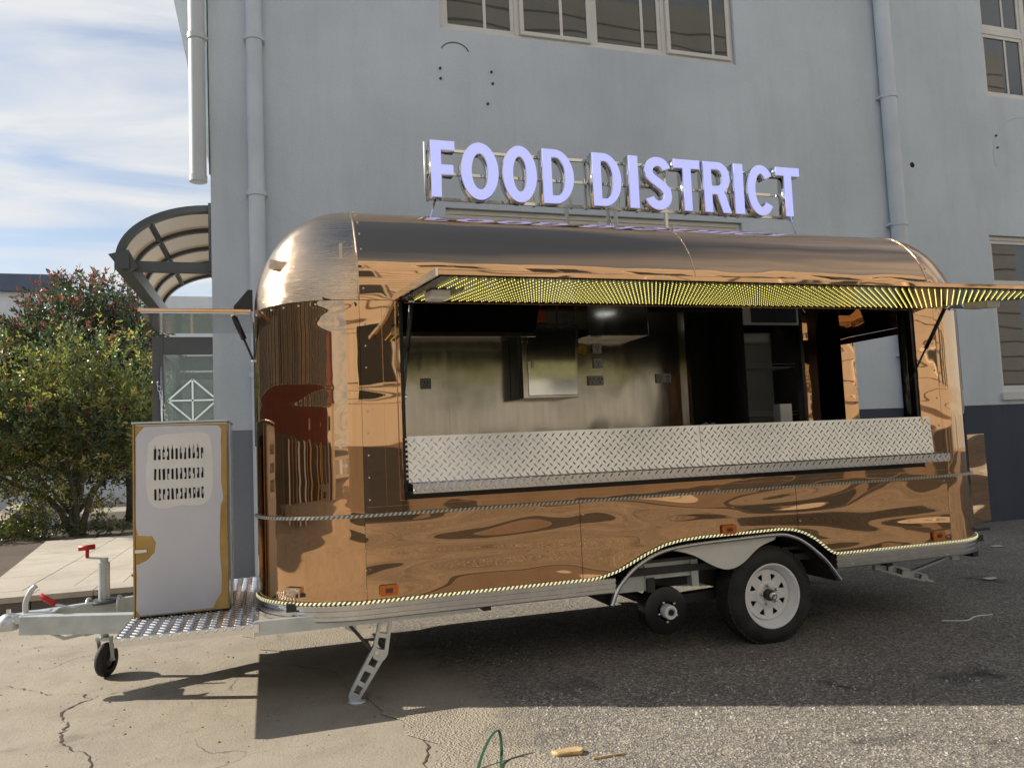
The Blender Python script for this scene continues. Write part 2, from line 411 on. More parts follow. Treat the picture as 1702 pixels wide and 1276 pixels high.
def arc(cx, cz, rx, rz, a0, a1, n):
    return [(cx + rx * math.cos(R_(a0 + (a1 - a0) * i / n)), cz + rz * math.sin(R_(a0 + (a1 - a0) * i / n))) for i in range(n + 1)]

def interp(pts, x):
    for (a, b), (c, d) in zip(pts, pts[1:]):
        if a <= x <= c: return b + (d - b) * (x - a) / (c - a)
    return pts[0][1] if x < pts[0][0] else pts[-1][1]

def smooth_pts(pts, sub=6):
    """Catmull-Rom through pts"""
    P = [Vector(p) for p in pts]; P = [2 * P[0] - P[1]] + P + [2 * P[-1] - P[-2]]; out = []
    for i in range(1, len(P) - 2):
        for k in range(sub):
            t = k / sub; a, b, c, d = P[i - 1:i + 3]
            out.append(0.5 * ((2 * b) + (c - a) * t + (2 * a - 5 * b + 4 * c - d) * t * t + (3 * b - a - 3 * c + d) * t ** 3))
    out.append(P[-2]); return out

def clone(src, name, parent, loc=(0, 0, 0), rot=None):
    o = src.copy(); o.name = name; col.objects.link(o); o.parent = parent
    return o

# ------------------------------------------------------------------ ground
me = MB().grid([[(-60 + 2 * i * 1.0, -60 + 2.4 * j, 0) for i in range(61)] for j in range(61)]).mesh('yard_ground')
ground = put('yard_ground', me, 'concrete'); tag(ground, 'pale cracked concrete yard', None, None, 'structure')
edge = [(1.0, -40), (0.9, -6), (1.1, -1), (0.95, 1.2), (1.12, 2.4), (1.02, 3.2), (1.28, 3.57), (1.2, 3.92), (1.05, 4.5), (0.95, 5.0), (0.62, 5.6), (0.45, 6.05), (0.2, 7.0), (0.05, 8.38)]
jag = []
for (a, b), (c, d) in zip(edge, edge[1:]):
    n = max(2, int(math.hypot(c - a, d - b) / 0.09)) if b > -2 else 10
    for i in range(n):
        t = i / n; jag.append((a + (c - a) * t - .55 + random.uniform(-0.045, 0.045), b + (d - b) * t + random.uniform(-0.03, 0.03)))
jag.append((edge[-1][0] - .5, 8.38))
asph = flat('asphalt_yard', 'asphalt', None, [jag + [(40, 8.38), (40, -40)]], 0.004, XY(0.006)); tag(asph, 'rough grey asphalt with loose stone', None, None, 'structure')

def scatter(name, n, region, mat, smin, smax, z0):
    mb = MB()
    for _ in range(n):
        x, y = region()
        s = random.uniform(smin, smax) * (0.6 + 0.8 * random.random() ** 3); a = random.random() * 6.28
        vs = []
        for k in range(5):
            t = a + k * 1.2566; q = s * random.uniform(0.7, 1.1); vs.append((x + math.cos(t) * q, y + math.sin(t) * q, z0))
        vs.append((x + random.uniform(-.3, .3) * s, y + random.uniform(-.3, .3) * s, z0 + s * random.uniform(0.5, 1.0)))
        mb.add(vs, [(k, (k + 1) % 5, 5) for k in range(5)])
    return mb.build(name, mat, None, kind='stuff')
def reg_as():
    y = random.uniform(1.6, 7.5) if random.random() < 0.3 else random.uniform(2.4, 4.2); return (interp([(b, a) for a, b in edge], y) + abs(random.gauss(0, 1.6)), y)
def reg_co():
    return (random.uniform(-2.6, 1.2), random.uniform(2.6, 7.5))
M['stone'] = plain('loose_stone', (0.42, 0.385, 0.34), 0.9, 0, 0.5, 9)
tag(scatter('loose_gravel', 7000, reg_as, 'stone', 0.004, 0.009, 0.008), 'loose grey gravel strewn over the asphalt', 'gravel')
M['crumb'] = plain('concrete_crumb', (0.20, 0.165, 0.12), 0.9, 0, 0.5, 9)
tag(scatter('concrete_crumbs', 1100, reg_co, 'crumb', 0.003, 0.009, 0.0), 'small crumbs of dirt on the concrete', 'grit')

def crack(pts, w):
    pts2 = []
    for (a, b), (c, d) in zip(pts, pts[1:]):
        n = max(2, int(math.hypot(c - a, d - b) / 0.035))
        for i in range(n):
            t = i / n; pts2.append((a + (c - a) * t + random.gauss(0, .009), b + (d - b) * t + random.gauss(0, .009)))
    pts2.append(pts[-1]); L = []; Rr = []
    for i, (x, y) in enumerate(pts2):
        k = w * random.uniform(0.3, 1.2) * min(1, i / 3 + .2, (len(pts2) - 1 - i) / 3 + .2)
        L.append((x - k, y + k * .5)); Rr.append((x + k, y - k * .5))
    mb = MB(); n = len(L)
    mb.add([(x, y, 0.003) for x, y in L] + [(x, y, 0.003) for x, y in Rr], [(i, i + 1, n + i + 1, n + i) for i in range(n - 1)])
    return mb.build('crack', 'soil', ground)
crack([(-1.66, 5.79), (-1.45, 5.60), (-1.31, 5.44), (-1.10, 5.35), (-1.04, 5.25), (-1.12, 5.12), (-1.15, 5.03), (-1.06, 4.8), (-1.07, 4.66), (-1.0, 4.45), (-0.86, 4.28), (-0.8, 4.0)], 0.007)
crack([(-1.04, 5.25), (-0.85, 5.32), (-0.62, 5.42), (-0.3, 5.45)], 0.004)
crack([(1.39, 3.80), (1.30, 3.72), (1.24, 3.66), (1.15, 3.59), (1.16, 3.5), (1.10, 3.42), (1.06, 3.29), (1.0, 3.1)], 0.007)
crack([(0.75, 4.05), (0.66, 3.9), (0.68, 3.7), (0.6, 3.4)], 0.005)

# ------------------------------------------------------------------ grey building
bld = empty('grey_building', (0, 8.38, 0), 'tall grey rendered building with dark blue base behind the trailer', 'building')
WY = 8.38; WX0 = -0.54; WX1 = 22.0; WH = 10.5
holes = [(1.96, 5.92, 6.20, 8.0), (10.20, 12.9, 6.20, 8.0), (1.95, 5.85, 2.3, 4.09), (10.0, 12.9, 1.80, 4.10), (15, 18, 6.2, 8.0)]
def holed_wall(name, mat, x0, x1, z0, z1, y, parent, depth=0.16):
    xs = sorted({x0, x1, *[v for h in holes for v in h[:2] if x0 < v < x1]}); zs = sorted({z0, z1, *[v for h in holes for v in h[2:] if z0 < v < z1]})
    mb = MB()
    for a, b in zip(xs, xs[1:]):
        for c, d in zip(zs, zs[1:]):
            mx, mz = (a + b) / 2, (c + d) / 2
            if any(h[0] < mx < h[1] and h[2] < mz < h[3] for h in holes): continue
            mb.add([(a, y, c), (b, y, c), (b, y, d), (a, y, d)], [(0, 1, 2, 3)])
    for h in holes:
        if h[0] >= x1 or h[1] <= x0 or h[2] >= z1 or h[3] <= z0: continue
        a, b, c, d = h
        for q in ([(a, y, c), (a, y, d), (a, y + depth, d), (a, y + depth, c)], [(b, y, c), (b, y, d), (b, y + depth, d), (b, y + depth, c)], [(a, y, d), (b, y, d), (b, y + depth, d), (a, y + depth, d)], [(a, y, c), (b, y, c), (b, y + depth, c), (a, y + depth, c)]):
            mb.add(q, [(0, 1, 2, 3)])
    return mb.build(name, mat, parent)
holed_wall('wall', 'wall', WX0, WX1, 1.64, WH, WY, bld)
M['wall_mid'] = m_wall('mid_grey_render', (0.24, 0.265, 0.30), 0.4)
MB().box(0.9, WX1, WY + 0.0, WY + 0.3, -0.05, 1.637).build('painted_base', 'wall_dark', bld)
MB().box(WX0 + 0.02, 0.899, WY + 0.0, WY + 0.3, -0.05, 1.637).build('painted_base', 'wall_mid', bld)  # left stretch of the base, a lighter grey than the rest
MB().add([(WX0, WY, 0), (WX0, WY + 14, 0), (WX0, WY + 14, WH), (WX0, WY, WH)], [(0, 1, 2, 3)]).build('gable_wall', 'wall', bld)
MB().add([(WX0, WY + 14, 0), (WX1, WY + 14, 0), (WX1, WY + 14, WH), (WX0, WY + 14, WH)], [(0, 1, 2, 3)]).build('rear_wall', 'wall', bld)
MB().add([(WX1, WY, 0), (WX1, WY + 14, 0), (WX1, WY + 14, WH), (WX1, WY, WH)], [(0, 1, 2, 3)]).build('end_wall', 'wall', bld)
box('roof', 'wall', bld, -1.33, WX1 + .3, WY + 0.25, WY + 14.3, 8.6, 8.75)
def bwindow(x0, x1, z0, z1, cols, bars=(), transom=None, y=WY + 0.05, open_sash=()):
    w = MB(); t = 0.06
    w.box(x0 + .004, x1 - .004, y, y + .09, z0 + .004, z0 + t); w.box(x0 + .004, x1 - .004, y, y + .09, z1 - t, z1 - .004)
    w.box(x0 + .004, x0 + t, y, y + .09, z0 + t, z1 - t); w.box(x1 - t, x1 - .004, y, y + .09, z0 + t, z1 - t)
    for c in cols:
        k = 0.055 if abs(c - (x0 + x1) / 2) < 0.1 else 0.03
        w.box(c - k, c + k, y + .002, y + .085, z0 + t, z1 - t)
    if transom: w.box(x0 + t, x1 - t, y + .003, y + .08, transom - .05, transom + .05)
    win = w.build('window', 'upvc', bld, bevel=0.006)
    es = [x0 + t] + [v for c in cols for v in (c - .03, c + .03)] + [x1 - t]
    zz = [(z0 + t, z1 - t)] if not transom else [(z0 + t, transom - .05), (transom + .05, z1 - t)]
    for i in range(0, len(es), 2):
        a, b = es[i], es[i + 1]; out = -0.035 if (i // 2) in open_sash else 0.015
        for (c, d) in zz:
            s = MB(); k = 0.05
            s.box(a, b, y + out, y + out + .045, c, c + k); s.box(a, b, y + out, y + out + .045, d - k, d)
            s.box(a, a + k, y + out + .001, y + out + .044, c + k, d - k); s.box(b - k, b, y + out + .001, y + out + .044, c + k, d - k)
            s.build('sash', 'upvc', win, bevel=0.004)
            MB().box(a + k - .004, b - k + .004, y + out + .018, y + out + .026, c + k - .004, d - k + .004).build('pane', 'glass', win)
            m_ = a + (b - a) * (0.58 if i < 4 else 0.72)
            if b - a > 0.7: MB().box(m_ - .018, m_ + .018, y + out + .008, y + out + .017, c + k, d - k).build('glazing_bar', 'upvc', win)
    return win
bwindow(1.96, 5.92, 6.20, 8.0, (2.92, 3.90, 4.90), open_sash=(1, 3))
bwindow(10.20, 12.9, 6.20, 8.0, (11.1, 12.0), transom=7.25)
bwindow(1.95, 5.85, 2.3, 4.09, (2.9, 3.9, 4.9), transom=3.86)
bwindow(10.0, 12.9, 1.80, 4.10, (11.4,), transom=3.35)
bwindow(15, 18, 6.2, 8.0, (16.5,))
box('window_sill', 'far_white', bld, 9.95, 12.95, WY - .05, WY + .06, 1.70, 1.798, 0.006)
def pipe(x, y, r, z0, z1, clips, mat, label=None):
    p = MB().tube([(x, y, z0), (x, y, z1)], r, 20).build('drainpipe', mat, bld, autosmooth=R_(50))
    for z in clips:
        MB().lathe([(r + .002, -.03), (r + .011, -.03), (r + .011, .03), (r + .002, .03)], (x, y, z), (0, 0, 1), 20).build('pipe_collar', mat, p, autosmooth=R_(40))
        for q in (x - r - .012, x + r + .012): MB().box(q - .014, q + .014, y - .010, y + r + .02, z - .012, z + .012).build('pipe_bracket', mat, p)
    return p
pipe(-0.085, 8.28, 0.082, 0.0, 10.2, (5.78, 4.10, 2.2), 'pipe')
pipe(8.27, 8.275, 0.104, 0.0, 10.2, (5.95, 4.15, 2.35), 'pipe')
pw = pipe(-0.655, 8.34, 0.083, 4.22, 10.2, (5.75,), 'pipe_white')
MB().lathe([(0.0, -.012), (.088, -.012), (.090, .05), (.083, .05)], (-0.655, 8.34, 4.22), (0, 0, 1), 20).build('end_cap', 'pipe_white', pw, autosmooth=R_(40))
MB().tube([(-0.55, 8.36, 10), (-0.55, 8.365, 5.6), (-0.545, 8.36, 4.3)], 0.008, 6).build('cable', 'grip', bld)
for x, z in ((1.945, 5.72), (1.947, 5.60), (2.56, 5.74), (2.57, 5.60), (10.3, 5.60), (10.31, 5.42), (11.0, 5.55), (11.01, 5.37), (2.5, 5.35), (0.95, 3.95)):
    MB().lathe([(0.0, .02), (.013, .02), (.016, 0), (.0, 0)], (x, WY, z), (0, -1, 0), 10).build('anchor_bolt', 'dark_metal', bld)
MB().lathe([(0.0, .006), (.035, .006), (.04, 0)], (8.70, WY, 5.05), (0, -1, 0), 14).build('pipe_hole', 'hole', bld)
ar = [(2.13 + .165 * math.cos(R_(a)), WY - .003, 5.93 + .12 * math.sin(R_(a))) for a in range(12, 172, 8)]
MB().tube(ar, 0.006, 5).build('paint_ridge', 'wall_dark', bld)
ar = [(10.85 + .62 * math.cos(R_(a)), WY - .002, 5.3 + .62 * math.sin(R_(a))) for a in range(60, 200, 8)]
MB().tube(ar, 0.004, 5).build('paint_ridge', 'pipe', bld)

# ------------------------------------------------------------------ opposite buildings, met in the mirror skin
opp = empty('cream_building', (4, -7, 0), 'sunlit cream building across the yard, mirrored in the trailer side', 'building')
OY = -7.0
MB().box(-1.6, 30, OY - 10, OY, 1.5, 17).build('wall', 'cream', opp)
MB().box(-1.62, 30.02, OY - 10.02, OY + .03, 0, 1.497).build('painted_base', 'brown_wall', opp)
for k in range(24):
    z = 2.2 + k * 0.6
    MB().box(-1.6, 30, OY + .001, OY + .022, z, z + .035).build('ledge_line', 'brown_wall', opp)
for fl in range(4):
    for k in range(9):
        x = 0.6 + k * 3.2; z = 2.6 + fl * 3.5
        w = MB().box(x, x + 1.9, OY + .0, OY + .045, z, z + 1.7).build('window', 'upvc', opp)
        for q in range(2): MB().box(x + .08 + q * .9, x + .92 + q * .9, OY + .03, OY + .055, z + .08, z + 1.62).build('pane', 'glass', w)
for k, (x, wd) in enumerate(((1.6, 1.0), (10.6, 2.8), (14.2, 1.2), (16.4, 3.2), (20.6, 2.8), (24.5, 3.0))):
    MB().box(x, x + wd, OY + .031, OY + .06, .02, 1.42).build('added_dark_door', 'grip', opp)  # dark doors added to deepen contrast in the mirrored building base
side_b = empty('brown_building', (-16, -10, 0), 'shaded brown block with tall windows, mirrored in the trailer front', 'building')
MB().box(-30, -15, -26, 38.0, 2.9, 6.6).build('wall', 'umber_wall', side_b)
MB().box(-30, -14.97, -26.02, 38.03, 1.9, 2.897).build('red_band', 'redbrick', side_b)
MB().box(-30, -14.96, -26.03, 38.04, 0, 1.897).build('lower_wall', 'umber_wall', side_b)
for k in range(33):
    y = -25 + k * 1.9
    for z in (3.0,):
        w = MB().box(-15.0, -14.93, y, y + 1.1, z, z + 3.2).build('window', 'upvc', side_b)
        MB().box(-14.96, -14.915, y + .07, y + 1.03, z + .07, z + 3.13).build('pane', 'glass', w)
for k in range(14):
    y = -14 + k * 1.5 + random.uniform(-.4, .4); w_ = random.uniform(.25, .7); h_ = random.uniform(1.0, 2.2); x = -13.6 + random.uniform(-.4, .9)
    lb = MB().beam((x, y, 0), (x - .45, y + random.uniform(-.15, .15), h_), w_, .06, (1, 0, 0)).build('leaning_board', random.choice(['cream', 'grip', 'wood', 'brown_wall', 'far_white']))
    tag(lb, 'board leaning in front of the brown block, mirrored in the trailer front', 'board', 'boards stacked across the yard')
M['dark_strip'] = m_concrete('dark_strip_ground', (0.035, 0.032, 0.030), (0.060, 0.055, 0.050), crack=False, spot=False)
added_strip = MB().add([(-1.2, -6.4, .0125), (38, -6.4, .0125), (38, -3.4, .0125), (2.0, -2.9, .0125), (-1.2, -3.6, .0125)], [(0, 1, 2, 3, 4)]).build('added_dark_strip', 'dark_strip')  # unseen strip, added so the trailer skirt mirrors a dark band
tag(added_strip, 'dark ground strip along the cream building, added to darken the mirrored trailer skirt', None, None, 'structure')
hut = empty('gate_hut', (-7.6, -9, 0), 'small cream gatehouse with red pointed roof behind the camera', 'hut')
MB().box(-8.6, -6.9, -10.4, -8.6, 0, 2.7).build('wall', 'cream', hut)
MB().add([(-8.8, -10.6, 2.7), (-6.7, -10.6, 2.7), (-6.7, -8.4, 2.7), (-8.8, -8.4, 2.7), (-7.75, -9.5, 4.6)], [(0, 1, 4), (1, 2, 4), (2, 3, 4), (3, 0, 4), (3, 2, 1, 0)]).build('roof', 'redbrick', hut)
MB().box(-8.0, -7.4, -8.6, -8.56, 0, 2.0).build('door', 'grip', hut)

# ------------------------------------------------------------------ platform, canopy, entrance at the left
plat = MB().add([(-0.545, 8.45, 0.165), (-2.62, 8.45, 0.165), (-2.95, 10.8, 0.165), (-3.3, 13.7, 0.165), (-0.545, 13.8, 0.165),
                 (-0.545, 8.45, 0), (-2.62, 8.45, 0), (-2.95, 10.8, 0), (-3.3, 13.7, 0), (-0.545, 13.8, 0)],
                [(0, 1, 2, 3, 4), (0, 5, 6, 1), (1, 6, 7, 2), (2, 7, 8, 3), (3, 8, 9, 4)]).build('entrance_platform', 'kerb')
plat = tag(plat, 'raised paved entrance platform beside the grey building', None, None, 'structure')
MB().add([(-30, 8.2, .0), (-2.65, 8.2, .0), (-2.65, 8.45, 0), (-30, 8.45, 0)], [(0, 1, 2, 3)])
ys = [8.62, 9.65, 10.7, 11.75, 12.8, 13.6]
for j, (a, b) in enumerate(zip(ys, ys[1:])):
    xl = lambda y: -2.62 - (y - 8.45) * 0.13
    xs0 = [-0.56, -0.98, -1.42, -1.86, -2.30]
    for i in range(4):
        g = .004
        x1, x0 = xs0[i], xs0[i + 1]
        MB().box(x0 + g, x1 - g, a + g, b - g, .16, .178 + random.uniform(-.001, .001)).build('paving_slab', 'slab', plat)
    mb = MB(); mb.add([(-2.30 - g, a + g, .18), (xl(a + g) - .02, a + g, .18), (xl(b - g) - .02, b - g, .18), (-2.30 - g, b - g, .18), (-2.30 - g, a + g, .13), (xl(a + g) - .02, a + g, .13), (xl(b - g) - .02, b - g, .13), (-2.30 - g, b - g, .13)], [(0, 1, 2, 3), (0, 4, 5, 1), (1, 5, 6, 2), (2, 6, 7, 3), (3, 7, 4, 0)])
    mb.build('border_slab', 'slab', plat)
for i in range(4):
    a = -0.56 - i * .53; MB().box(a - .525, a, 8.26, 8.615, .125, .18).build('edge_slab', 'slab', plat, bevel=.006)
    MB().box(a - .522, a - .003, 8.30, 8.46, 0.0, .124).build('riser_slab', 'kerb', plat)
bed = MB().add([(-12, 10.3, .02), (-2.7, 8.9, .02), (-3.0, 10.8, .05), (-3.35, 13.75, .12), (-0.6, 13.85, .12), (-0.6, 21, .1), (-9, 21, .1), (-13, 15, .03)], [(0, 1, 2, 7), (2, 3, 6, 7), (3, 4, 5, 6)]).build('soil_bed', 'soil'); tag(bed, 'planting bed of bare brown soil', None, None, 'structure')
road = MB().add([(-40, 13, .012), (-6.6, 16, .012), (-8.6, 26, .012), (-6, 60, .012), (-40, 60, .012)], [(0, 1, 2, 3, 4)]).build('back_road', 'concrete'); tag(road, 'pale concrete road behind the shrubs', None, None, 'structure')

can = empty('entrance_canopy', (-0.9, 8.95, 3.4), 'arched canopy with dark frame and bronze panels on the building corner', 'canopy')
CX0, CX1 = -1.46, -0.55; CZ0, CZ1 = 3.52, 4.07
def arch_pt(t, o=0.0):  # t 0 at the gutter, 1 at the wall
    a = R_(178 - 88 * t); return (CX1 + (CX1 - CX0 + o) * math.cos(a) * 1.0, CZ0 + (CZ1 - CZ0 + o) * math.sin(a))
ribY = [8.95, 9.75, 10.6, 11.4, 12.2]
for y in ribY:
    pts = [arch_pt(t / 16) for t in range(17)]
    mb = MB(); w = .05 if y == ribY[0] else .035; vs = []
    for (x, z), (x2, z2) in zip(pts, [arch_pt(t / 16, .07) for t in range(17)]):
        vs += [(x, y - w, z), (x2, y - w, z2), (x2, y + w, z2), (x, y + w, z)]
    fs = []
    for i in range(16):
        b0 = i * 4
        for k in range(4): fs.append((b0 + k, b0 + (k + 1) % 4, b0 + 4 + (k + 1) % 4, b0 + 4 + k))
    mb.add(vs, fs + [(0, 1, 2, 3), (64, 65, 66, 67)]); mb.build('arch_rib', 'grip', can)
for a, b in zip(ribY, ribY[1:]):
    for t0, t1 in ((0, 8), (8, 16)):
        mb = MB(); mb.grid([[(arch_pt(t / 16, .04)[0], y, arch_pt(t / 16, .04)[1]) for t in range(t0, t1 + 1)] for y in (a + .036, b - .036)])
        mb.build('roof_panel', 'poly', can, smooth=True)
px_, pz_ = arch_pt(.5, .02); MB().box(px_ - .025, px_ + .025, ribY[0], ribY[-1], pz_ - .02, pz_ + .03).build('purlin', 'grip', can)
MB().beam((-1.45, 8.80, 3.47), (-1.45, 12.3, 3.47), .14, .16).build('gutter_beam', 'grip', can)
flat('gutter_end', 'grip', can, [[(-1.585, 3.545), (-1.39, 3.60), (-1.30, 3.42), (-1.42, 3.36), (-1.50, 3.43)]], .05, XZ(8.86))
MB().beam((-1.40, 8.98, 3.45), (-0.545, 8.98, 3.45), .08, .11).build('tie_beam', 'grip', can)
MB().beam((-1.40, 12.2, 3.45), (-0.545, 12.2, 3.45), .08, .12).build('tie_beam', 'grip', can)
MB().box(-0.60, -0.543, 8.85, 12.3, 3.40, 4.15).build('wall_plate', 'grip', can)

ves = empty('glass_entrance', (-0.9, 9.8, .18), 'glazed entrance box with dark frame under the arched canopy', 'entrance')
MB().box(-1.29, -1.17, 9.75, 9.87, .18, 2.80).build('post', 'grip', ves, bevel=.005)
MB().box(-1.169, -0.545, 9.76, 9.86, 2.60, 2.80).build('top_rail', 'grip', ves)
MB().box(-1.169, -0.545, 9.76, 9.86, .18, .30).build('bottom_rail', 'grip', ves)
MB().box(-1.168, -0.545, 9.80, 9.812, .301, 2.599).build('pane', 'glass_clear', ves)
MB().box(-1.29, -1.19, 11.7, 11.8, .18, 2.80).build('post', 'grip', ves)
MB().box(-1.189, -0.545, 11.71, 11.79, 2.60, 2.80).build('top_rail', 'grip', ves)
MB().box(-1.25, -1.24, 9.88, 11.69, .30, 2.60).build('pane', 'glass_clear', ves)
MB().box(-1.29, -1.20, 9.871, 11.699, 2.62, 2.79).build('side_rail', 'grip', ves)
MB().tube([(-1.19, 9.735, .9), (-1.19, 9.735, 2.45)], .013, 10).build('pull_handle', 'chrome', ves, smooth=True)
ch = MB()
for k in range(12):
    cz = 2.25 - k * .055; cx = -1.23 + .012 * k
    pts = [(cx + .014 * math.cos(a) * (1 if k % 2 else .35), 9.73 + .014 * math.cos(a) * (.35 if k % 2 else 1), cz + .034 * math.sin(a)) for a in [i * .785 for i in range(9)]]
    ch.tube(pts, .0045, 5)
ch.build('door_chain', 'chrome', ves, smooth=True)
gcx, gcz = -0.86, 2.05
for a, b in (((gcx - .27, gcz), (gcx, gcz + .25)), ((gcx, gcz + .25), (gcx + .27, gcz)), ((gcx + .27, gcz), (gcx, gcz - .25)), ((gcx, gcz - .25), (gcx - .27, gcz)), ((gcx, gcz + .25), (gcx, gcz - .6)), ((gcx - .27, gcz), (gcx + .27, gcz))):
    MB().beam((a[0], 9.79, a[1]), (b[0], 9.79, b[1]), .02, .022, (0, 1, 0)).build('grille_bar', 'chrome', ves)
MB().box(-1.17, -0.56, 11.0, 11.05, .18, 2.5).build('inner_door', 'grip', ves)
MB().box(-1.10, -0.62, 10.97, 10.99, .6, 2.4).build('inner_pane', 'glass_clear', ves)

# far buildings
fb = empty('white_hall', (-22, 46, 0), 'long white hall with dark blue roof edge far behind the shrubs', 'building')
MB().box(-60, -9.2, 46, 66, 0, 10.3).build('wall', 'far_white', fb)
mb = MB(); mb.box(-60, -10.6, 45.6, 66, 10.3, 11.2); mb.build('roof', 'roof_dark', fb)
fb2 = empty('white_block', (-4, 34, 0), 'plain white block seen under the canopy arch', 'building')
MB().box(-7.6, 6, 36, 50, 0, 8.3).build('wall', 'far_white', fb2)
w = MB().box(-3.35, -2.75, 35.95, 36.0, 7.0, 7.75).build('window', 'grip', fb2); MB().box(-3.31, -2.79, 35.93, 35.955, 7.05, 7.70).build('pane', 'glass', w)
fb3 = empty('grey_warehouse', (-7, 24, 0), 'low pale wall beyond the shrub trunks', 'wall')
MB().box(-14, -0.6, 27, 27.3, 0, 3.4).build('wall_panel', 'far_white', fb3)
MB().box(-14, -0.6, 26.96, 27.34, 3.4, 3.55).build('coping', 'slab', fb3)

# ------------------------------------------------------------------ shrubs
def leaves(mb, cols, p, d, size, c, flat_=0.3):
    d = Vector(d).normalized(); n = d.cross(Vector((random.gauss(0, 1), random.gauss(0, 1), random.gauss(0, 1)))).normalized(); s = d.cross(n)
    w = size * 0.21; p = Vector(p)
    a = p + d * size * .45 + s * w - n * size * .04; b = p + d * size * .45 - s * w - n * size * .04; t = p + d * size + n * size * .08 * random.uniform(-1, 1); m = p + d * size * .5 + n * size * .05
    mb.add([p, a, t, b, m], [(0, 1, 4), (1, 2, 4), (2, 3, 4), (3, 0, 4)]); cols += [c] * 4

def shrub(name, label, base, lobes, nst, size, pal, trunk_paths, tips=None):
    root = empty(name, base, label, 'shrub')
    mb = MB(); cols = []; st = MB()
    tot = sum(l[3] * l[4] * l[5] for l in lobes)
    for (lx, ly, lz, rx, ry, rz) in lobes:
        n = int(nst * rx * ry * rz / tot)
        for _ in range(n):
            u = Vector((random.gauss(0, 1), random.gauss(0, 1), random.gauss(0, 1))).normalized() * (random.random() ** 0.42)
            q = Vector((lx + u.x * rx, ly + u.y * ry, lz + u.z * rz))
            d = Vector((u.x * .7 + random.gauss(0, .35), u.y * .7 + random.gauss(0, .35), 0.55 + random.gauss(0, .35))).normalized()
            ln = random.uniform(.18, .42) * (size / .1)
            shade = random.uniform(.55, 1.4); base_c = random.choice(pal)
            top = tips and u.z > .25 and u.length > .72 and random.random() < .75
            if random.random() < .35: st.tube([q - d * ln * .3, q + d * ln], [.006, .002], 4, False)
            nl = random.randint(7, 12)
            for k in range(nl):
                t = k / nl; a = k * 2.4 + random.random(); o = d.orthogonal().normalized(); o2 = d.cross(o)
                ld = (o * math.cos(a) + o2 * math.sin(a)) * (1 - .35 * t) + d * (.35 + .9 * t)
                c = base_c
                if top and t > .45: c = random.choice(tips)
                c = tuple(min(1, x * shade * random.uniform(.85, 1.15)) for x in c)
                leaves(mb, cols, q + d * ln * t, ld, size * random.uniform(.45, 1.3), (*c, 1))
    me = mb.mesh('crown'); at = me.attributes.new('leaf_colour', 'FLOAT_COLOR', 'FACE')
    at.data.foreach_set('color', [x for c in cols for x in c])
    put('crown', me, 'leaf', root)
    st.build('twigs', 'bark', root, kind='stuff')
    tr = MB()
    for pts, r0, r1 in trunk_paths:
        P = smooth_pts(pts, 5); n = len(P)
        tr.tube([p + Vector((random.gauss(0, .008), random.gauss(0, .008), 0)) for p in P], [r0 + (r1 - r0) * i / (n - 1) for i in range(n)], 8)
    tr.build('trunk', 'bark', root, smooth=True)
    return root
GR = [(0.055, 0.092, 0.050), (0.08, 0.12, 0.065), (0.04, 0.07, 0.04), (0.12, 0.16, 0.09)]
RED = [(0.24, 0.07, 0.08), (0.32, 0.09, 0.09), (0.18, 0.06, 0.06), (0.12, 0.10, 0.06)]
YG = [(0.30, 0.30, 0.10), (0.20, 0.24, 0.09), (0.32, 0.27, 0.08), (0.14, 0.18, 0.08), (0.10, 0.13, 0.06), (0.48, 0.44, 0.16)]
b0 = (-3.9, 18.0, .05)
shrub('photinia_tree', 'large dark green shrub with red young leaves on its top', b0,
      [(-3.6, 18, 3.9, 1.35, 1.1, 1.35), (-2.9, 17.8, 3.2, 1.0, .9, 1.3), (-4.9, 18, 3.1, 1.1, 1.0, 1.2), (-3.9, 18.2, 2.5, 1.6, 1.1, 1.1), (-2.4, 17.9, 2.5, .8, .8, 1.0), (-5.8, 18.2, 2.6, 1.0, 1, 1.1), (-6.6, 18, 3.0, .7, .8, .8), (-3.2, 18.2, 1.5, 1.3, .8, .8), (-5.2, 18.4, 1.5, 1.2, .8, .8), (-5.6, 18.1, 3.6, .45, .4, .6), (-4.9, 16.1, 2.7, .7, .4, .8), (-2.15, 16.2, 2.9, .45, .4, .7), (-3.5, 16.1, 3.3, .7, .4, .6), (-3.9, 14.5, 2.0, .5, .3, .4), (-2.7, 14.4, 1.75, .4, .3, .35)],
      7500, .115, GR, [([(-3.9, 18, 0), (-3.85, 18, 1.0), (-3.6, 18, 2.2), (-3.4, 18, 3.6)], .09, .03), ([(-3.8, 18.05, 0.3), (-4.4, 18, 1.6), (-4.9, 18, 2.8)], .07, .025), ([(-3.9, 18, .2), (-3.1, 17.9, 1.4), (-2.7, 17.9, 2.8)], .06, .02)], RED)
b1 = (-3.2, 15.0, .1)
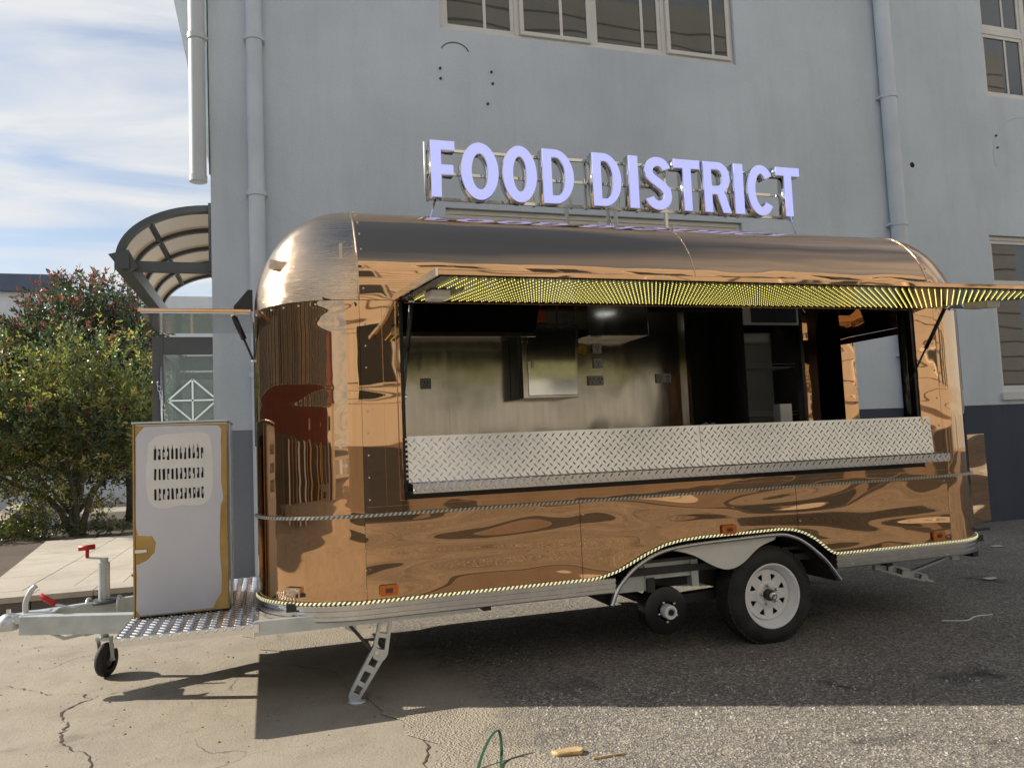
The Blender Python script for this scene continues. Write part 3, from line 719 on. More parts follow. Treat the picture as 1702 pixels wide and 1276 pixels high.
shrub('yellow_green_shrub', 'spreading yellow green shrub with bare twisting stems by the platform', b1,
      [(-3.1, 15, 2.15, 1.1, .8, .75), (-2.3, 14.9, 2.0, .75, .7, .75), (-4.2, 15, 2.0, .9, .8, .75), (-3.5, 14.9, 2.9, .6, .5, .55), (-2.6, 15, 2.9, .35, .35, .55), (-4.6, 15, 1.35, .55, .5, .35), (-3.0, 15, 1.35, .5, .5, .45), (-2.2, 14.9, 3.1, .14, .14, .5), (-2.75, 14.9, 3.5, .12, .12, .4), (-3.3, 14.9, 3.55, .13, .13, .45), (-1.9, 14.9, 2.75, .35, .3, .4), (-4.9, 15, 2.5, .6, .5, .6), (-4.35, 14.9, 3.3, .16, .15, .6), (-3.6, 14.8, 1.1, .3, .3, .35), (-2.5, 14.9, 1.3, .35, .3, .4), (-3.7, 14.8, .7, .5, .4, .42), (-2.9, 14.7, .6, .3, .3, .3), (-4.4, 14.9, 1.0, .5, .4, .3)],
      2900, .092, YG, [([(-3.2, 15, 0.05), (-3.25, 15, .6), (-3.05, 15, 1.3), (-2.8, 15, 2.2)], .075, .02), ([(-3.22, 15, .1), (-3.6, 15, .75), (-4.15, 15, 1.05), (-4.75, 15, 1.5)], .062, .015), ([(-3.3, 15.05, .5), (-3.8, 15, 1.25), (-4.1, 15, 2.1)], .045, .012),
                      ([(-3.12, 15, .05), (-2.95, 15.0, .8), (-2.4, 14.95, 1.5), (-2.1, 14.95, 2.1)], .06, .015), ([(-3.16, 14.95, .05), (-3.2, 14.9, .8), (-3.4, 14.9, 1.7), (-3.5, 14.9, 2.9)], .055, .012), ([(-3.27, 14.93, 0.05), (-3.12, 14.9, .7), (-3.0, 14.95, 1.6)], .05, .015)])
shrub('ground_shrub', 'low leafy plant at the foot of the twisting stems', (-4.2, 14.9, .06), [(-3.9, 14.7, .22, .7, .5, .22), (-4.6, 14.9, .2, .6, .4, .18), (-2.7, 14.6, .2, .5, .4, .12)], 260, .075, [(0.10, .13, .03), (.06, .09, .03), (.15, .15, .05)], [([(-4.2, 14.9, 0), (-4.2, 14.9, .2)], .01, .005)])
for i, (x, y, h, lab) in enumerate(((-2.25, 17.2, 2.2, 'slim bare trunk right of the twisting stems'), (-2.75, 17.6, 2.4, 'dark upright trunk just behind the twisting stems'), (-1.95, 19.5, 2.6, 'pale trunk nearest the white cabinet edge'))):
    t = empty('tree_trunk', (x, y, .05), lab, 'tree')
    MB().tube([(x + random.uniform(-.03, .03), y, z) for z in (0, .5, 1.1, 1.7, h)], [.10, .085, .08, .07, .05], 9).build('trunk', 'bark', t, smooth=True)
cl = empty('steel_channel', (-5.2, 19.0, .1), 'long rusty grey steel channel lying at the left edge', 'steel beam')
MB().beam((-4.45, 15.2, .42), (-6.3, 24.0, .42), .30, .03).build('top_flange', 'slab', cl)
MB().beam((-4.40, 15.2, .24), (-6.25, 24.0, .24), .05, .328).build('web', 'grip', cl)
for k in (0.15, .9): MB().box(-4.4 - 1.85 * k - .06, -4.4 - 1.85 * k + .06, 15.2 + 8.8 * k - .06, 15.2 + 8.8 * k + .06, 0, .076).build('foot', 'grip', cl)
wb = empty('white_bin', (-3.9, 17.0, .05), 'small white block standing behind the twisting stems', 'block')
MB().box(-4.55, -4.05, 17, 17.4, .05, .6).build('block_body', 'far_white', wb, bevel=.02)
rc = empty('red_can', (-2.15, 19.0, .05), 'small red can beside the pale trunk', 'can')
MB().lathe([(0, 0), (.10, 0), (.11, .05), (.11, .38), (.07, .46), (0, .46)], (-2.15, 19.0, .1), (0, 0, 1), 16).build('can_body', 'red', rc, smooth=True)

# ------------------------------------------------------------------ food trailer
tr = empty('food_trailer', (2.6, 5.42, 0), 'long rounded food trailer with mirrored bronze skin and open serving hatch', 'food trailer')
FX, RX, NY, FY = -0.08, 5.25, 4.42, 6.42       # front, rear, near side, far side
CR = 0.58; ZB, ZM, ZS, DZ = 0.565, 1.034, 2.26, 0.66
XA, XB = FX + CR, RX - CR                        # straight part of the side
YA, YB = NY + CR, FY - CR
G = 0.0018                                       # half a panel joint
def arch_z(x):
    return interp([(1.86, .555), (1.93, .563), (2.03, .588), (2.13, .632), (2.24, .680), (2.36, .722), (2.48, .742), (2.62, .750), (2.9, .752), (3.22, .756), (3.32, .746), (3.41, .718), (3.50, .668), (3.57, .610), (3.62, .572), (3.67, .560)], x)
def corner(cx, cy, a0, a1, n, r):
    return [(cx + r * math.cos(R_(a0 + (a1 - a0) * i / n)), cy + r * math.sin(R_(a0 + (a1 - a0) * i / n))) for i in range(n + 1)]
def end_path(front, o=0.0):
    r = CR + o
    if front: return corner(XA, YB, 90, 180, 26, r) + corner(XA, YA, 180, 270, 26, r)
    return corner(XB, YA, 270, 360, 26, r) + corner(XB, YB, 0, 90, 26, r)
def wall_from(path, zs):
    return MB().grid([[(x, y, z) for x, y in path] for z in zs])
zz = lambda a, b, n: [a + (b - a) * i / n for i in range(n + 1)]
# front and rear walls round the corners, above and below the waist trim
fp = end_path(True); fp = [p for p in fp]
wall_from(fp, zz(ZM + .002, ZS - G, 8)).build('front_panel', 'bronze', tr, smooth=True)
wall_from(fp, zz(ZB, ZM - .002, 4)).build('front_skirt_panel', 'bronze', tr, smooth=True)
rp_near = corner(XB, YA, 270, 360, 26, CR)
wall_from(rp_near, zz(ZM + .002, ZS - G, 8)).build('rear_corner_panel', 'bronze', tr, smooth=True)
wall_from(rp_near, zz(ZB, ZM - .002, 4)).build('rear_skirt_panel', 'bronze', tr, smooth=True)
rp_far = [(RX, 5.90)] + corner(XB, YB, 0, 90, 20, CR)[1:]
wall_from(rp_far, zz(ZB, ZS - G, 8)).build('rear_corner_panel', 'bronze', tr, smooth=True)
DO0, DO1, DZT = 5.02, 5.88, 2.42                 # rear doorway
MB().grid([[(RX, y, z) for y in (YA, DO1 + .02)] for z in (2.20, ZS - G)]).build('door_header', 'bronze', tr)
# domes
def dome(front):
    rows = []
    for i in range(15):
        t = R_(90 * i / 14); s = math.cos(t); z = ZS + G + DZ * math.sin(t)
        if front: p = corner(XA, YB, 90, 180, 24, CR * s) + corner(XA, YA, 180, 270, 24, CR * s)
        else: p = corner(XB, YA, 270, 360, 24, CR * s) + corner(XB, YB, 0, 90, 24, CR * s)
        rows.append([(x, y, z) for x, y in p])
    mb = MB(); mb.grid(rows); return mb
dome(True).build('front_dome', 'bronze_dome', tr, smooth=True)
dome(False).build('rear_dome', 'bronze', tr, smooth=True)
prof = [(YA - CR * math.cos(R_(90 * i / 16)), ZS + G + DZ * math.sin(R_(90 * i / 16))) for i in range(17)]
prof += [(YA + (YB - YA) * i / 4, ZS + DZ + .02 * math.sin(math.pi * i / 4)) for i in range(1, 4)]
prof += [(YB + CR * math.sin(R_(90 * i / 16)), ZS + G + DZ * math.cos(R_(90 * i / 16))) for i in range(17)]
for a, b in ((XA + G, 2.72 - G), (2.72 + G, XB - G)):
    MB().grid([[(a + (b - a) * k / 6, y, z) for y, z in prof] for k in range(7)]).build('roof_panel', 'bronze', tr, smooth=True)
for x in (XA, 2.72, XB):
    MB().tube([(x, y - (.002 if y < YA else 0), z + .001) for y, z in prof], .0055 if x != 2.72 else .003, 6).build('roof_seam', 'bronze_dome', tr, smooth=True)
# side panels
OX0, OX1, OZ0, OZ1 = 0.715, 4.48, 1.118, 2.245     # serving opening
def side(name, mat, x0, x1, z0, z1, n=6, m=6):
    return MB().grid([[(x0 + (x1 - x0) * i / n, NY, z0 + (z1 - z0) * j / m) for i in range(n + 1)] for j in range(m + 1)]).build(name, mat, tr, smooth=True)
side('side_panel', 'bronze', XA + G, OX0, ZM + .002, ZS - G)
side('side_panel', 'bronze', OX1, XB - G, ZM + .002, ZS - G)
side('side_panel', 'bronze', OX0 + G, OX1 - G, ZM + .002, OZ0)
side('hatch_header', 'bronze', OX0 + G, OX1 - G, OZ1, ZS - G, 6, 1)
for a, b in ((XA + G, 1.80 - G), (1.80 + G, 3.37 - G), (3.37 + G, XB - G)):
    n = 46
    mb = MB(); mb.grid([[(a + (b - a) * i / n, NY, arch_z(a + (b - a) * i / n) + (ZM - .002 - arch_z(a + (b - a) * i / n)) * j / 6) for i in range(n + 1)] for j in range(7)])
    mb.build('side_skirt_panel', 'bronze_wavy', tr, smooth=True)
MB().grid([[(XA + (XB - XA) * i / 8, FY, z) for i in range(9)] for z in zz(ZB, ZS - G, 4)]).build('far_side_panel', 'bronze', tr)
# backing skin just inside the joints
bk = MB()
bk.add([(XA - .02, NY + .012, ZB), (OX0 + .0, NY + .012, ZB), (OX0 + .0, NY + .012, ZS + .02), (XA - .02, NY + .012, ZS + .02)], [(0, 1, 2, 3)])
bk.add([(OX1, NY + .012, .76), (XB + .02, NY + .012, .76), (XB + .02, NY + .012, ZS + .02), (OX1, NY + .012, ZS + .02)], [(0, 1, 2, 3)])
bk.add([(OX0, NY + .012, .76), (OX1, NY + .012, .76), (OX1, NY + .012, OZ0 - .01), (OX0, NY + .012, OZ0 - .01)], [(0, 1, 2, 3)])
bk.build('backing_sheet', 'dark_metal', tr)
# frame round the opening
for x in (OX0, OX1): box('hatch_frame', 'bronze', tr, x - .011, x + .011, NY - .014, NY + .05, OZ0 - .012, OZ1 + .01, .003)
box('gap_shadow_strip', 'spot_black', tr, OX0 + .011, OX1 - .011, NY - .010, NY + .09, OZ0 - .008, OZ0 + .028)  # black strip drawn for the shadowed gap below the serving ledge
for x in (OX0 + .022, OX1 - .024):
    box('hatch_jamb', 'black', tr, x - .011, x + .011, NY - .006, NY + .08, OZ0 + .029, OZ1)
MB().tube([(OX1 - .06, NY + .05, OZ0), (OX1 - .06, NY + .05, OZ1)], .03, 12).build('hatch_post', 'spot_black', tr, smooth=True)
ft = MB(); ft.beam((0.63, NY - .003, ZM + .01), (0.63, NY - .003, 2.22), .006, .008, (0, 1, 0)); ft.build('panel_edge_trim', 'bronze', tr)
# waist rope light and lower rope light
def rope(path, r, body, dash_mat, pitch, name):
    p = [Vector(q) for q in path]
    o = MB().tube(p, r, 8).build(name, body, tr, smooth=True)
    acc = 0.0; mb = MB(); nxt = pitch / 2
    for a, b in zip(p, p[1:]):
        L = (b - a).length; d = (b - a) / L
        while nxt <= acc + L:
            c = a + d * (nxt - acc); up = Vector((0, 0, 1)); up = (up - d * up.dot(d)).normalized(); n = d.cross(up)
            n = n if n.dot(Vector((2.6, 5.42, c.z)) - c) < 0 else -n
            k = d * .0062 + up * r * .95; k2 = d * .0062 - up * r * .95; off = n * r * 1.02
            lean = d * .006
            q = [c - d * .0065 - up * r * .9 - lean + off, c + d * .0065 - up * r * .9 - lean + off, c + d * .0065 + up * r * .9 + lean + off, c - d * .0065 + up * r * .9 + lean + off]
            q2 = [v - n * r * .6 for v in q]
            mb.add(q + q2, [(0, 1, 2, 3), (0, 4, 5, 1), (1, 5, 6, 2), (2, 6, 7, 3), (3, 7, 4, 0)]); nxt += pitch
        acc += L
    mb.build('rope_light_dash', dash_mat, o, kind='stuff')
    return o
o = .008
wp = corner(XA, YA, 180, 270, 24, CR + o); wp += [(XA + (XB - XA) * i / 40, NY - o) for i in range(1, 41)]; wp += corner(XB, YA, 270, 350, 22, CR + o)[1:]
rope([(x, y, ZM) for x, y in wp], .0095, 'rope_body', 'rope_off', .027, 'waist_rope_light')
wq = corner(XA, YA, 180, 270, 24, CR + o); wq += [(XA + (XB - XA) * i / 120, NY - o) for i in range(1, 121)]; wq += corner(XB, YA, 270, 350, 22, CR + o)[1:]
rope([(x, y, (arch_z(x) if y < YA - CR + .001 else ZB - .005) + .004) for x, y in wq], .0085, 'rope_body', 'rope_on', .027, 'lower_rope_light')
box('waist_strip', 'bronze', tr, OX0 - .2, XB, NY - .006, NY - .001, ZM + .03, ZM + .045)
# bottom rail
def sweep(path, profile):
    mb = MB(); rows = []
    n = len(path)
    for i, (x, y) in enumerate(path):
        ax, ay = path[max(i - 1, 0)]; bx_, by_ = path[min(i + 1, n - 1)]
        dx_, dy_ = bx_ - ax, by_ - ay; l = math.hypot(dx_, dy_); nx, ny = dy_ / l, -dx_ / l
        rows.append([(x + nx * o_, y + ny * o_, z) for o_, z in profile])
    mb.grid(rows); return mb
rail_prof = [(-.03, .552), (.010, .552), (.014, .548), (.014, .530), (.005, .528), (.005, .521), (.014, .519), (.014, .499), (.005, .497), (.005, .490), (.014, .488), (.014, .468), (.010, .462), (-.03, .462)]
pth = [(FX, YB), (FX, 5.42)] + corner(XA, YA, 180, 270, 24, CR) + [(XA + .3 * k, NY) for k in range(1, 5)] + [(2.01, NY)]
sweep(pth, rail_prof).build('bottom_rail', 'alu', tr, autosmooth=R_(25))
pth = [(3.655, NY), (4.1, NY)] + corner(XB, YA, 270, 360, 24, CR) + [(RX, 5.42), (RX, YB)]
sweep(pth, rail_prof).build('bottom_rail', 'alu', tr, autosmooth=R_(25))
# rivets: one shared mesh
rv = bpy.data.meshes.new('rivet'); bm = bmesh.new(); bmesh.ops.create_icosphere(bm, subdivisions=2, radius=.0062); bm.to_mesh(rv); bm.free()
rv.materials.append(M['chrome']); rv.polygons.foreach_set('use_smooth', [True] * len(rv.polygons))
def rivet(p, me=rv, name='rivet'):
    o_ = bpy.data.objects.new(name, me); o_.location = p; col.objects.link(o_); o_.parent = tr; o_.matrix_parent_inverse = Matrix.Translation(tr.location).inverted(); return o_
for k in range(5, 27, 3):
    x, y = fp[26 + k]; rivet((x, y, ZS - .022))
for k in range(14, 26, 3):
    x, y = fp[k]; rivet((x, y, ZS - .022))
for i in range(1, 15, 2):
    y, z = prof[i]
    rivet((XA + .028, y - .001, z + .001)); rivet((XB + .03 * (1 if i > 4 else -1), y - .001, z))
for k in range(9): rivet((XA + .032, NY - .001, 1.12 + k * .125)); 
for k in range(4): rivet((XA - .0, NY - .004, .62 + k * .11))
for k in range(8): rivet((XB - .03, NY - .001, .60 + k * .2))
for k in range(9):
    rivet((0.35 + k * .19 if k else .45, NY - .014 if k else NY - .013, .539)) if k else None
    if k: rivet((0.35 + k * .19, NY - .014, .478))
for x in (3.78, 4.05, 4.32, 4.6): rivet((x, NY - .014, .539)); rivet((x, NY - .014, .478))
for x in (1.80, 3.37):
    for z in (.80, .95): rivet((x + .02, NY - .001, z))
# fender: silver arch trim, arch plate, inner well
fpts = smooth_pts([(1.985, .385), (2.02, .46), (2.06, .515), (2.16, .60), (2.33, .675), (2.55, .703), (2.85, .712), (3.18, .718), (3.30, .700), (3.41, .645), (3.545, .535), (3.61, .46), (3.668, .383)], 5)
mb = MB(); rows = []
for i, p in enumerate(fpts):
    a, b = fpts[max(0, i - 1)], fpts[min(len(fpts) - 1, i + 1)]; d = (b - a).normalized(); n = Vector((-d.y, d.x))
    q0 = p + n * .018; q1 = p - n * .004
    rows.append([(q1.x, NY + .10, q1.y), (q1.x, NY - .018, q1.y), (p.x + n.x * .008, NY - .024, p.y + n.y * .008), (q0.x, NY - .018, q0.y), (q0.x, NY + .10, q0.y)])
mb.grid(rows); mb.build('fender_trim', 'alu', tr, autosmooth=R_(60))
dip = smooth_pts([(2.33, .69), (2.425, .682), (2.575, .640), (2.702, .570), (2.80, .530), (2.88, .531), (2.96, .566), (3.075, .648), (3.20, .690)], 5)
top = [(p.x, p.y - .002) for p in fpts if 2.30 < p.x < 3.24]
M['arch'] = plain('pale_arch_sheet', (0.82, 0.81, 0.78), 0.35, 0.3, 0.06, 5)
flat('wheel_arch_plate', 'arch', tr, [[(p.x, p.y) for p in dip] + list(reversed(top))], .006, XZ(NY + .03))
mb = MB(); mb.grid([[(p.x, y, p.y - .01) for p in fpts] for y in (NY + .02, NY + .42)]); mb.build('wheel_well', 'dark_metal', tr, smooth=True)
for k in (0, -1):
    p = fpts[k]; MB().box(p.x - .03, p.x + .03, NY + .0, NY + .12, p.y - .01, p.y + .05)
# chassis
ch_ = MB()
for y in (4.72, 6.1): ch_.box(FX + .1, RX - .15, y, y + .06, .40, .52)
for x in (0.1, 1.2, 2.3, 3.3, 4.2, 5.0): ch_.box(x, x + .05, 4.55, 6.3, .41, .50)
ch_.build('chassis', 'dark_metal', tr)
box('floor_pan', 'dark_metal', tr, FX + .15, RX - .15, NY + .12, FY - .1, .521, .565)
box('chassis_bracket', 'galv', tr, 2.10, 2.30, NY + .16, NY + .22, .42, .58)
box('chassis_bracket', 'galv', tr, 2.29, 2.62, NY + .15, NY + .20, .49, .60)
box('chassis_bracket', 'galv', tr, 2.62, 2.67, NY + .13, NY + .20, .42, .66)
MB().beam((2.42, 4.75, .30), (3.16, 4.75, .33), .07, .06).build('axle_arm', 'dark_metal', tr)
box('sill_channel', 'galv', tr, -0.10, 1.15, NY + .06, NY + .10, .425, .50)
for x in (2.42, 3.16): MB().tube([(x, 4.6, .30), (x, 6.3, .30)], .035, 12).build('axle', 'dark_metal', tr, smooth=True)
# rear wheel with tyre and eight-window rim
def wheel(cx, face, cz, R=.325, rim=.205, wd=.19):
    w = MB().lathe([(rim - .01, .0), (rim + .006, .012), (rim + .03, .016), (R - .055, .014), (R - .022, -.002), (R - .004, -.025), (R, -.05), (R, -wd + .05), (R - .02, -wd), (rim + .03, -wd - .01), (rim - .01, -wd)], (cx, face, cz), (0, -1, 0), 64).build('tyre', 'rubber', tr, autosmooth=R_(50))
    tm = MB()
    for k in range(56):
        a = 2 * math.pi * k / 56
        for lo, hi, ph in ((-.045, -.012, 0.0), (-.10, -.055, .05), (-.15, -.11, 0.02)):
            r0, r1 = R - .004 - (.014 if lo > -.05 else 0), R + .004 - (.004 if lo > -.05 else 0); a0 = a + ph; a1 = a0 + .085
            pts = [(a0, lo), (a1, lo), (a1, hi), (a0, hi)]
            vs = [(cx + r * math.cos(t), face - h, cz + r * math.sin(t)) for r in (r0, r1) for t, h in pts]
            tm.add(vs, [(4, 5, 6, 7), (0, 1, 5, 4), (1, 2, 6, 5), (2, 3, 7, 6), (3, 0, 4, 7)])
    tm.build('tread_block', 'rubber', w, kind='stuff')
    MB().lathe([(rim + .008, .016), (rim, .018), (rim - .008, .010), (rim - .012, -.01), (rim - .028, -.018), (rim - .032, -.05), (rim - .045, -.058)], (cx, face, cz), (0, -1, 0), 56).build('rim_barrel', 'white', w, autosmooth=R_(60))
    outl = [circ(cx, cz, rim - .040, 48)]
    for k in range(8):
        a = 2 * math.pi * (k + .5) / 8; r0, r1 = .098, .139
        pt = lambda r, t: (cx + r * math.cos(t), cz + r * math.sin(t))
        outl.append([pt(r0, a + .035), pt(r1 - .006, a + .155), pt(r1, a + .125), pt(r1, a - .125), pt(r1 - .006, a - .155), pt(r0, a - .035)])
    outl.append(circ(cx, cz, .036, 20))
    flat('rim_disc', 'white', w, outl, .008, XZ(face + .045))
    MB().lathe([(.090, .012), (.085, .016), (.045, .018), (.04, .012)], (cx, face + .05, cz), (0, -1, 0), 36).build('rim_centre', 'white', w, smooth=True)
    MB().lathe([(.036, -.02), (.036, .035), (.030, .04), (.022, .04), (.022, .058), (.018, .06), (0, .06)], (cx, face + .04, cz), (0, -1, 0), 24).build('hub_cap', 'dark_metal', w, autosmooth=R_(40))
    MB().lathe([(.024, .05), (.024, .068), (.015, .070), (.015, .064), (0, .064)], (cx, face + .04, cz), (0, -1, 0), 20).build('grease_cap', 'chrome', w, autosmooth=R_(40))
    for k in range(5):
        a = 2 * math.pi * k / 5 + .5
        MB().lathe([(.011, 0), (.011, .020), (.007, .024), (0, .026)], (cx + .062 * math.cos(a), face + .038, cz + .062 * math.sin(a)), (0, -1, 0), 6).build('lug_nut', 'chrome', w)
    MB().lathe([(0, .0), (.16, .0), (.165, -.06), (0, -.06)], (cx, face + .085, cz), (0, -1, 0), 30).build('brake_drum', 'black', w)
    return w
wheel(3.165, 4.475, .321)
# bare hub where the front wheel is off
hb = MB().lathe([(.055, .0), (.06, .012), (.140, .016), (.152, .008), (.156, -.02), (.144, -.05), (.144, -.11), (0, -.11)], (2.42, 4.56, .285), (0, -1, 0), 40).build('brake_drum', 'black', tr, autosmooth=R_(40))
MB().lathe([(.046, .0), (.046, .050), (.042, .060), (.030, .062), (.030, .050), (.018, .050), (.018, .058), (0, .058)], (2.42, 4.545, .285), (0, -1, 0), 28).build('hub', 'white', hb, autosmooth=R_(40))
MB().lathe([(.020, .0), (.020, .006), (0, .006)], (2.42, 4.487, .285), (0, -1, 0), 20).build('hub_bore', 'black', hb)
for k in range(5):
    a = 2 * math.pi * k / 5 + .8
    MB().tube([(2.42 + .066 * math.cos(a), 4.55, .285 + .066 * math.sin(a)), (2.42 + .066 * math.cos(a), 4.515, .285 + .066 * math.sin(a))], .009, 8).build('wheel_stud', 'chrome', hb, smooth=True)
# amber markers, corner handles, dome lamp
for x, z in ((.623, .612), (2.832, .785), (4.545, .615)):
    a = flat('marker_lamp', 'amber', tr, [[(x - .052, z + .022), (x - .046, z + .03), (x + .046, z + .03), (x + .052, z + .022), (x + .052, z - .022), (x + .046, z - .03), (x - .046, z - .03), (x - .052, z - .022)]], .018, XZ(NY - .009))
    box('lens_window', 'redbrick', a, x - .02, x + .02, NY - .021, NY - .019, z - .012, z + .012)
nx = -math.sin(R_(35)); cxx, cyy = XA + (CR + .01) * math.cos(R_(228)), YA + (CR + .01) * math.sin(R_(228))
MB().beam((cxx - .03, cyy + .03, .625), (cxx + .045, cyy - .035, .625), .03, .055).build('marker_bracket', 'bronze_dome', tr, bevel=.004)
lp = Vector((0.075, 4.72, 2.505))
MB().beam(lp + Vector((-.05, -.02, .01)), lp + Vector((.05, -.06, -.01)), .07, .055).build('roof_marker_lamp', 'bronze_dome', tr, bevel=.006)
# awning
HY, HZ, AY, AZ = 4.405, 2.262, 3.235, 2.150; AX0, AX1 = .705, 4.60
aw = MB()
def ap(x, t, n=0.0): return (x, HY + (AY - HY) * t, HZ + (AZ - HZ) * t + n)
aw.add([ap(AX0, 0, .0), ap(AX1, 0, .0), ap(AX1, 1, .0), ap(AX0, 1, .0), ap(AX0, 0, .025), ap(AX1, 0, .025), ap(AX1, 1, .025), ap(AX0, 1, .025)], [(0, 1, 2, 3), (4, 7, 6, 5), (0, 4, 5, 1), (1, 5, 6, 2), (2, 6, 7, 3), (3, 7, 4, 0)])
awn = aw.build('serving_hatch_awning', 'bronze', tr, bevel=.003)
ul = MB(); ul.add([ap(AX0 + .02, .01, -.004), ap(AX1 - .02, .01, -.004), ap(AX1 - .02, .985, -.004), ap(AX0 + .02, .985, -.004)], [(0, 1, 2, 3)])
M['underside'] = plain('dark_awning_lining', (0.018, 0.017, 0.014), 0.22, 0.0, 0.1, 8)
ul.build('awning_lining', 'underside', awn)
ee = MB()
for x in (AX0 - .003, AX1 + .003): MB().beam(ap(x, -.01, .012), ap(x, 1.005, .012), .010, .034).build('awning_edge', 'chrome', awn)
oc = [(1, 0, 0), (0, 1, 0), (-1, 0, 0), (0, -1, 0), (0, 0, -1)]
dots = MB(); r = .0038
nx_, ny_ = 83, 26
for j in range(ny_):
    for i in range(nx_):
        x = AX0 + .10 + (AX1 - AX0 - .16) * i / nx_; t = .05 + .90 * j / (ny_ - 1)
        if x < AX0 + .24 and .35 < t < .62: continue
        c = ap(x, t, -.008)
        dots.add([(c[0] + r * a, c[1] + r * b, c[2] + r * k) for a, b, k in oc], [(0, 1, 4), (1, 2, 4), (2, 3, 4), (3, 0, 4)])
dots.build('led_dots', 'led', awn, kind='stuff')
MB().beam(ap(AX0 + .13, .40, -.03), ap(AX0 + .13, .56, -.03), .10, .05).build('awning_latch', 'white', awn, bevel=.01)
MB().beam(ap(AX1 - .13, .40, -.03), ap(AX1 - .13, .56, -.03), .10, .05).build('awning_latch', 'white', awn, bevel=.01)
def strut(a, b, name='gas_strut', r0=.013):
    a = Vector(a); b = Vector(b); m_ = a + (b - a) * .52
    o_ = MB().tube([a, m_], r0, 10).build(name, 'black', tr, smooth=True)
    MB().tube([m_, b], .007, 8).build('strut_rod', 'dark_metal', o_, smooth=True)
    for p in (a, b): MB().lathe([(0, -.016), (.014, -.016), (.014, .016), (0, .016)], p, (1, 0, 0), 12).build('strut_joint', 'chrome', o_)
strut(ap(.775, .12, -.02), (.745, 4.44, 1.70)); strut(ap(4.555, .17, -.02), (4.43, 4.46, 1.70))
# serving board and ledge of tread plate
def lug_field(origin, eu, ev, lu, lv, pitch, nrm, L=.046, w=.0105, h=.0042):
    O = Vector(origin); U = Vector(eu).normalized(); V = Vector(ev).normalized(); N_ = Vector(nrm).normalized(); mb = MB()
    q = pitch / math.sqrt(2); k = int((lu + lv) / q) + 2; m_ = .012
    for a in range(int(lu / q) + 1):
        for b in range(int(lv / q) + 1):
            if (a + b) % 2: continue
            u, v = (a + .5) * q, (b + .5) * q
            if not (m_ < u < lu - m_ and m_ < v < lv - m_ * .8): continue
            i = (a + b) // 2; jj = (a - b) // 2
            c = O + U * u + V * v
            d = (U + V).normalized() if (i + jj) % 2 else (U - V).normalized(); s = N_.cross(d)
            l_ = L * random.uniform(.94, 1.04)
            vs = [c - d * l_ * .5, c + s * w * .5 - d * l_ * .14, c + s * w * .5 + d * l_ * .14, c + d * l_ * .5, c - s * w * .5 + d * l_ * .14, c - s * w * .5 - d * l_ * .14, c - d * l_ * .26 + N_ * h, c + d * l_ * .26 + N_ * h]
            mb.add(vs, [(0, 1, 6), (1, 2, 7, 6), (2, 3, 7), (3, 4, 7), (4, 5, 6, 7), (5, 0, 6)])
    return mb
def tread_sheet(name, x0, x1, a, b, nrm, parent, mat='plate', th=.004, pitch=.0355):
    a = Vector((0, *a)); b = Vector((0, *b)); N_ = Vector(nrm).normalized(); X = Vector((1, 0, 0)); mb = MB()
    q = [X * x0 + a, X * x1 + a, X * x1 + b, X * x0 + b]
    mb.add(q + [p - N_ * th for p in q], [(0, 1, 2, 3), (7, 6, 5, 4), (0, 4, 5, 1), (1, 5, 6, 2), (2, 6, 7, 3), (3, 7, 4, 0)])
    o_ = mb.build(name, mat, parent)
    lug_field(X * x0 + a, X, (b - a), x1 - x0, (b - a).length, pitch, N_, pitch * 1.12, pitch * .25).build('tread_lug', mat, o_, kind='stuff')
    return o_
SHX = ((.752, 2.655), (2.658, 4.545))
for a, b in SHX:
    tread_sheet('serving_board', a, b, (4.392, 1.205), (4.410, 1.468), (0, -1, .07), tr)
for a, b in ((.748, 2.795), (2.798, 4.53)):
    tread_sheet('serving_ledge', a, b, (4.245, 1.203), (4.390, 1.206), (0, 0, 1), tr)
    tread_sheet('ledge_lip', a, b, (4.242, 1.150), (4.242, 1.203), (0, -1, 0), tr)
e_ = MB()
for k in range(9): e_.box(.738, .751, 4.395, 4.42, 1.222 + k * .028, 1.234 + k * .028)
e_.build('board_edge_tooth', 'plate', tr, kind='stuff')
box('board_back', 'galv', tr, .752, 4.545, 4.416, 4.436, 1.20, 1.455)
# interior
box('inner_floor', 'dark_metal', tr, FX + .2, RX - .1, NY + .1, FY - .1, .60, .62)
box('inner_back_wall', 'stain', tr, .45, 3.72, 6.36, 6.38, .62, 2.60)
box('inner_back_wall', 'black', tr, 3.721, RX - .12, 6.36, 6.38, .62, 2.60)
box('inner_ceiling', 'dark_metal', tr, .3, 5.0, 4.75, 6.36, 2.60, 2.62)
mb = MB(); mb.add([(.3, 4.75, 2.60), (5.0, 4.75, 2.60), (5.0, NY + .02, 2.262), (.3, NY + .02, 2.262)], [(0, 1, 2, 3)]); mb.build('inner_cove', 'dark_metal', tr)
box('inner_end_wall', 'stain', tr, .40, .42, NY + .05, 6.36, .62, 2.6)
box('inner_rear_wall', 'black', tr, 5.10, 5.12, 5.90, 6.36, .62, 2.6)
box('inner_rear_wall', 'black', tr, 5.10, 5.12, NY + .26, DO0 - .02, .62, 2.25)
box('door_jamb', 'bronze', tr, 5.09, 5.24, 5.885, 5.905, .60, 2.46, .004)
box('door_jamb', 'bronze', tr, 5.09, 5.24, DO0 - .02, DO0, .60, 2.2, .004)
box('partition_trim', 'stain', tr, 3.70, 3.74, 6.30, 6.36, .62, 2.6)
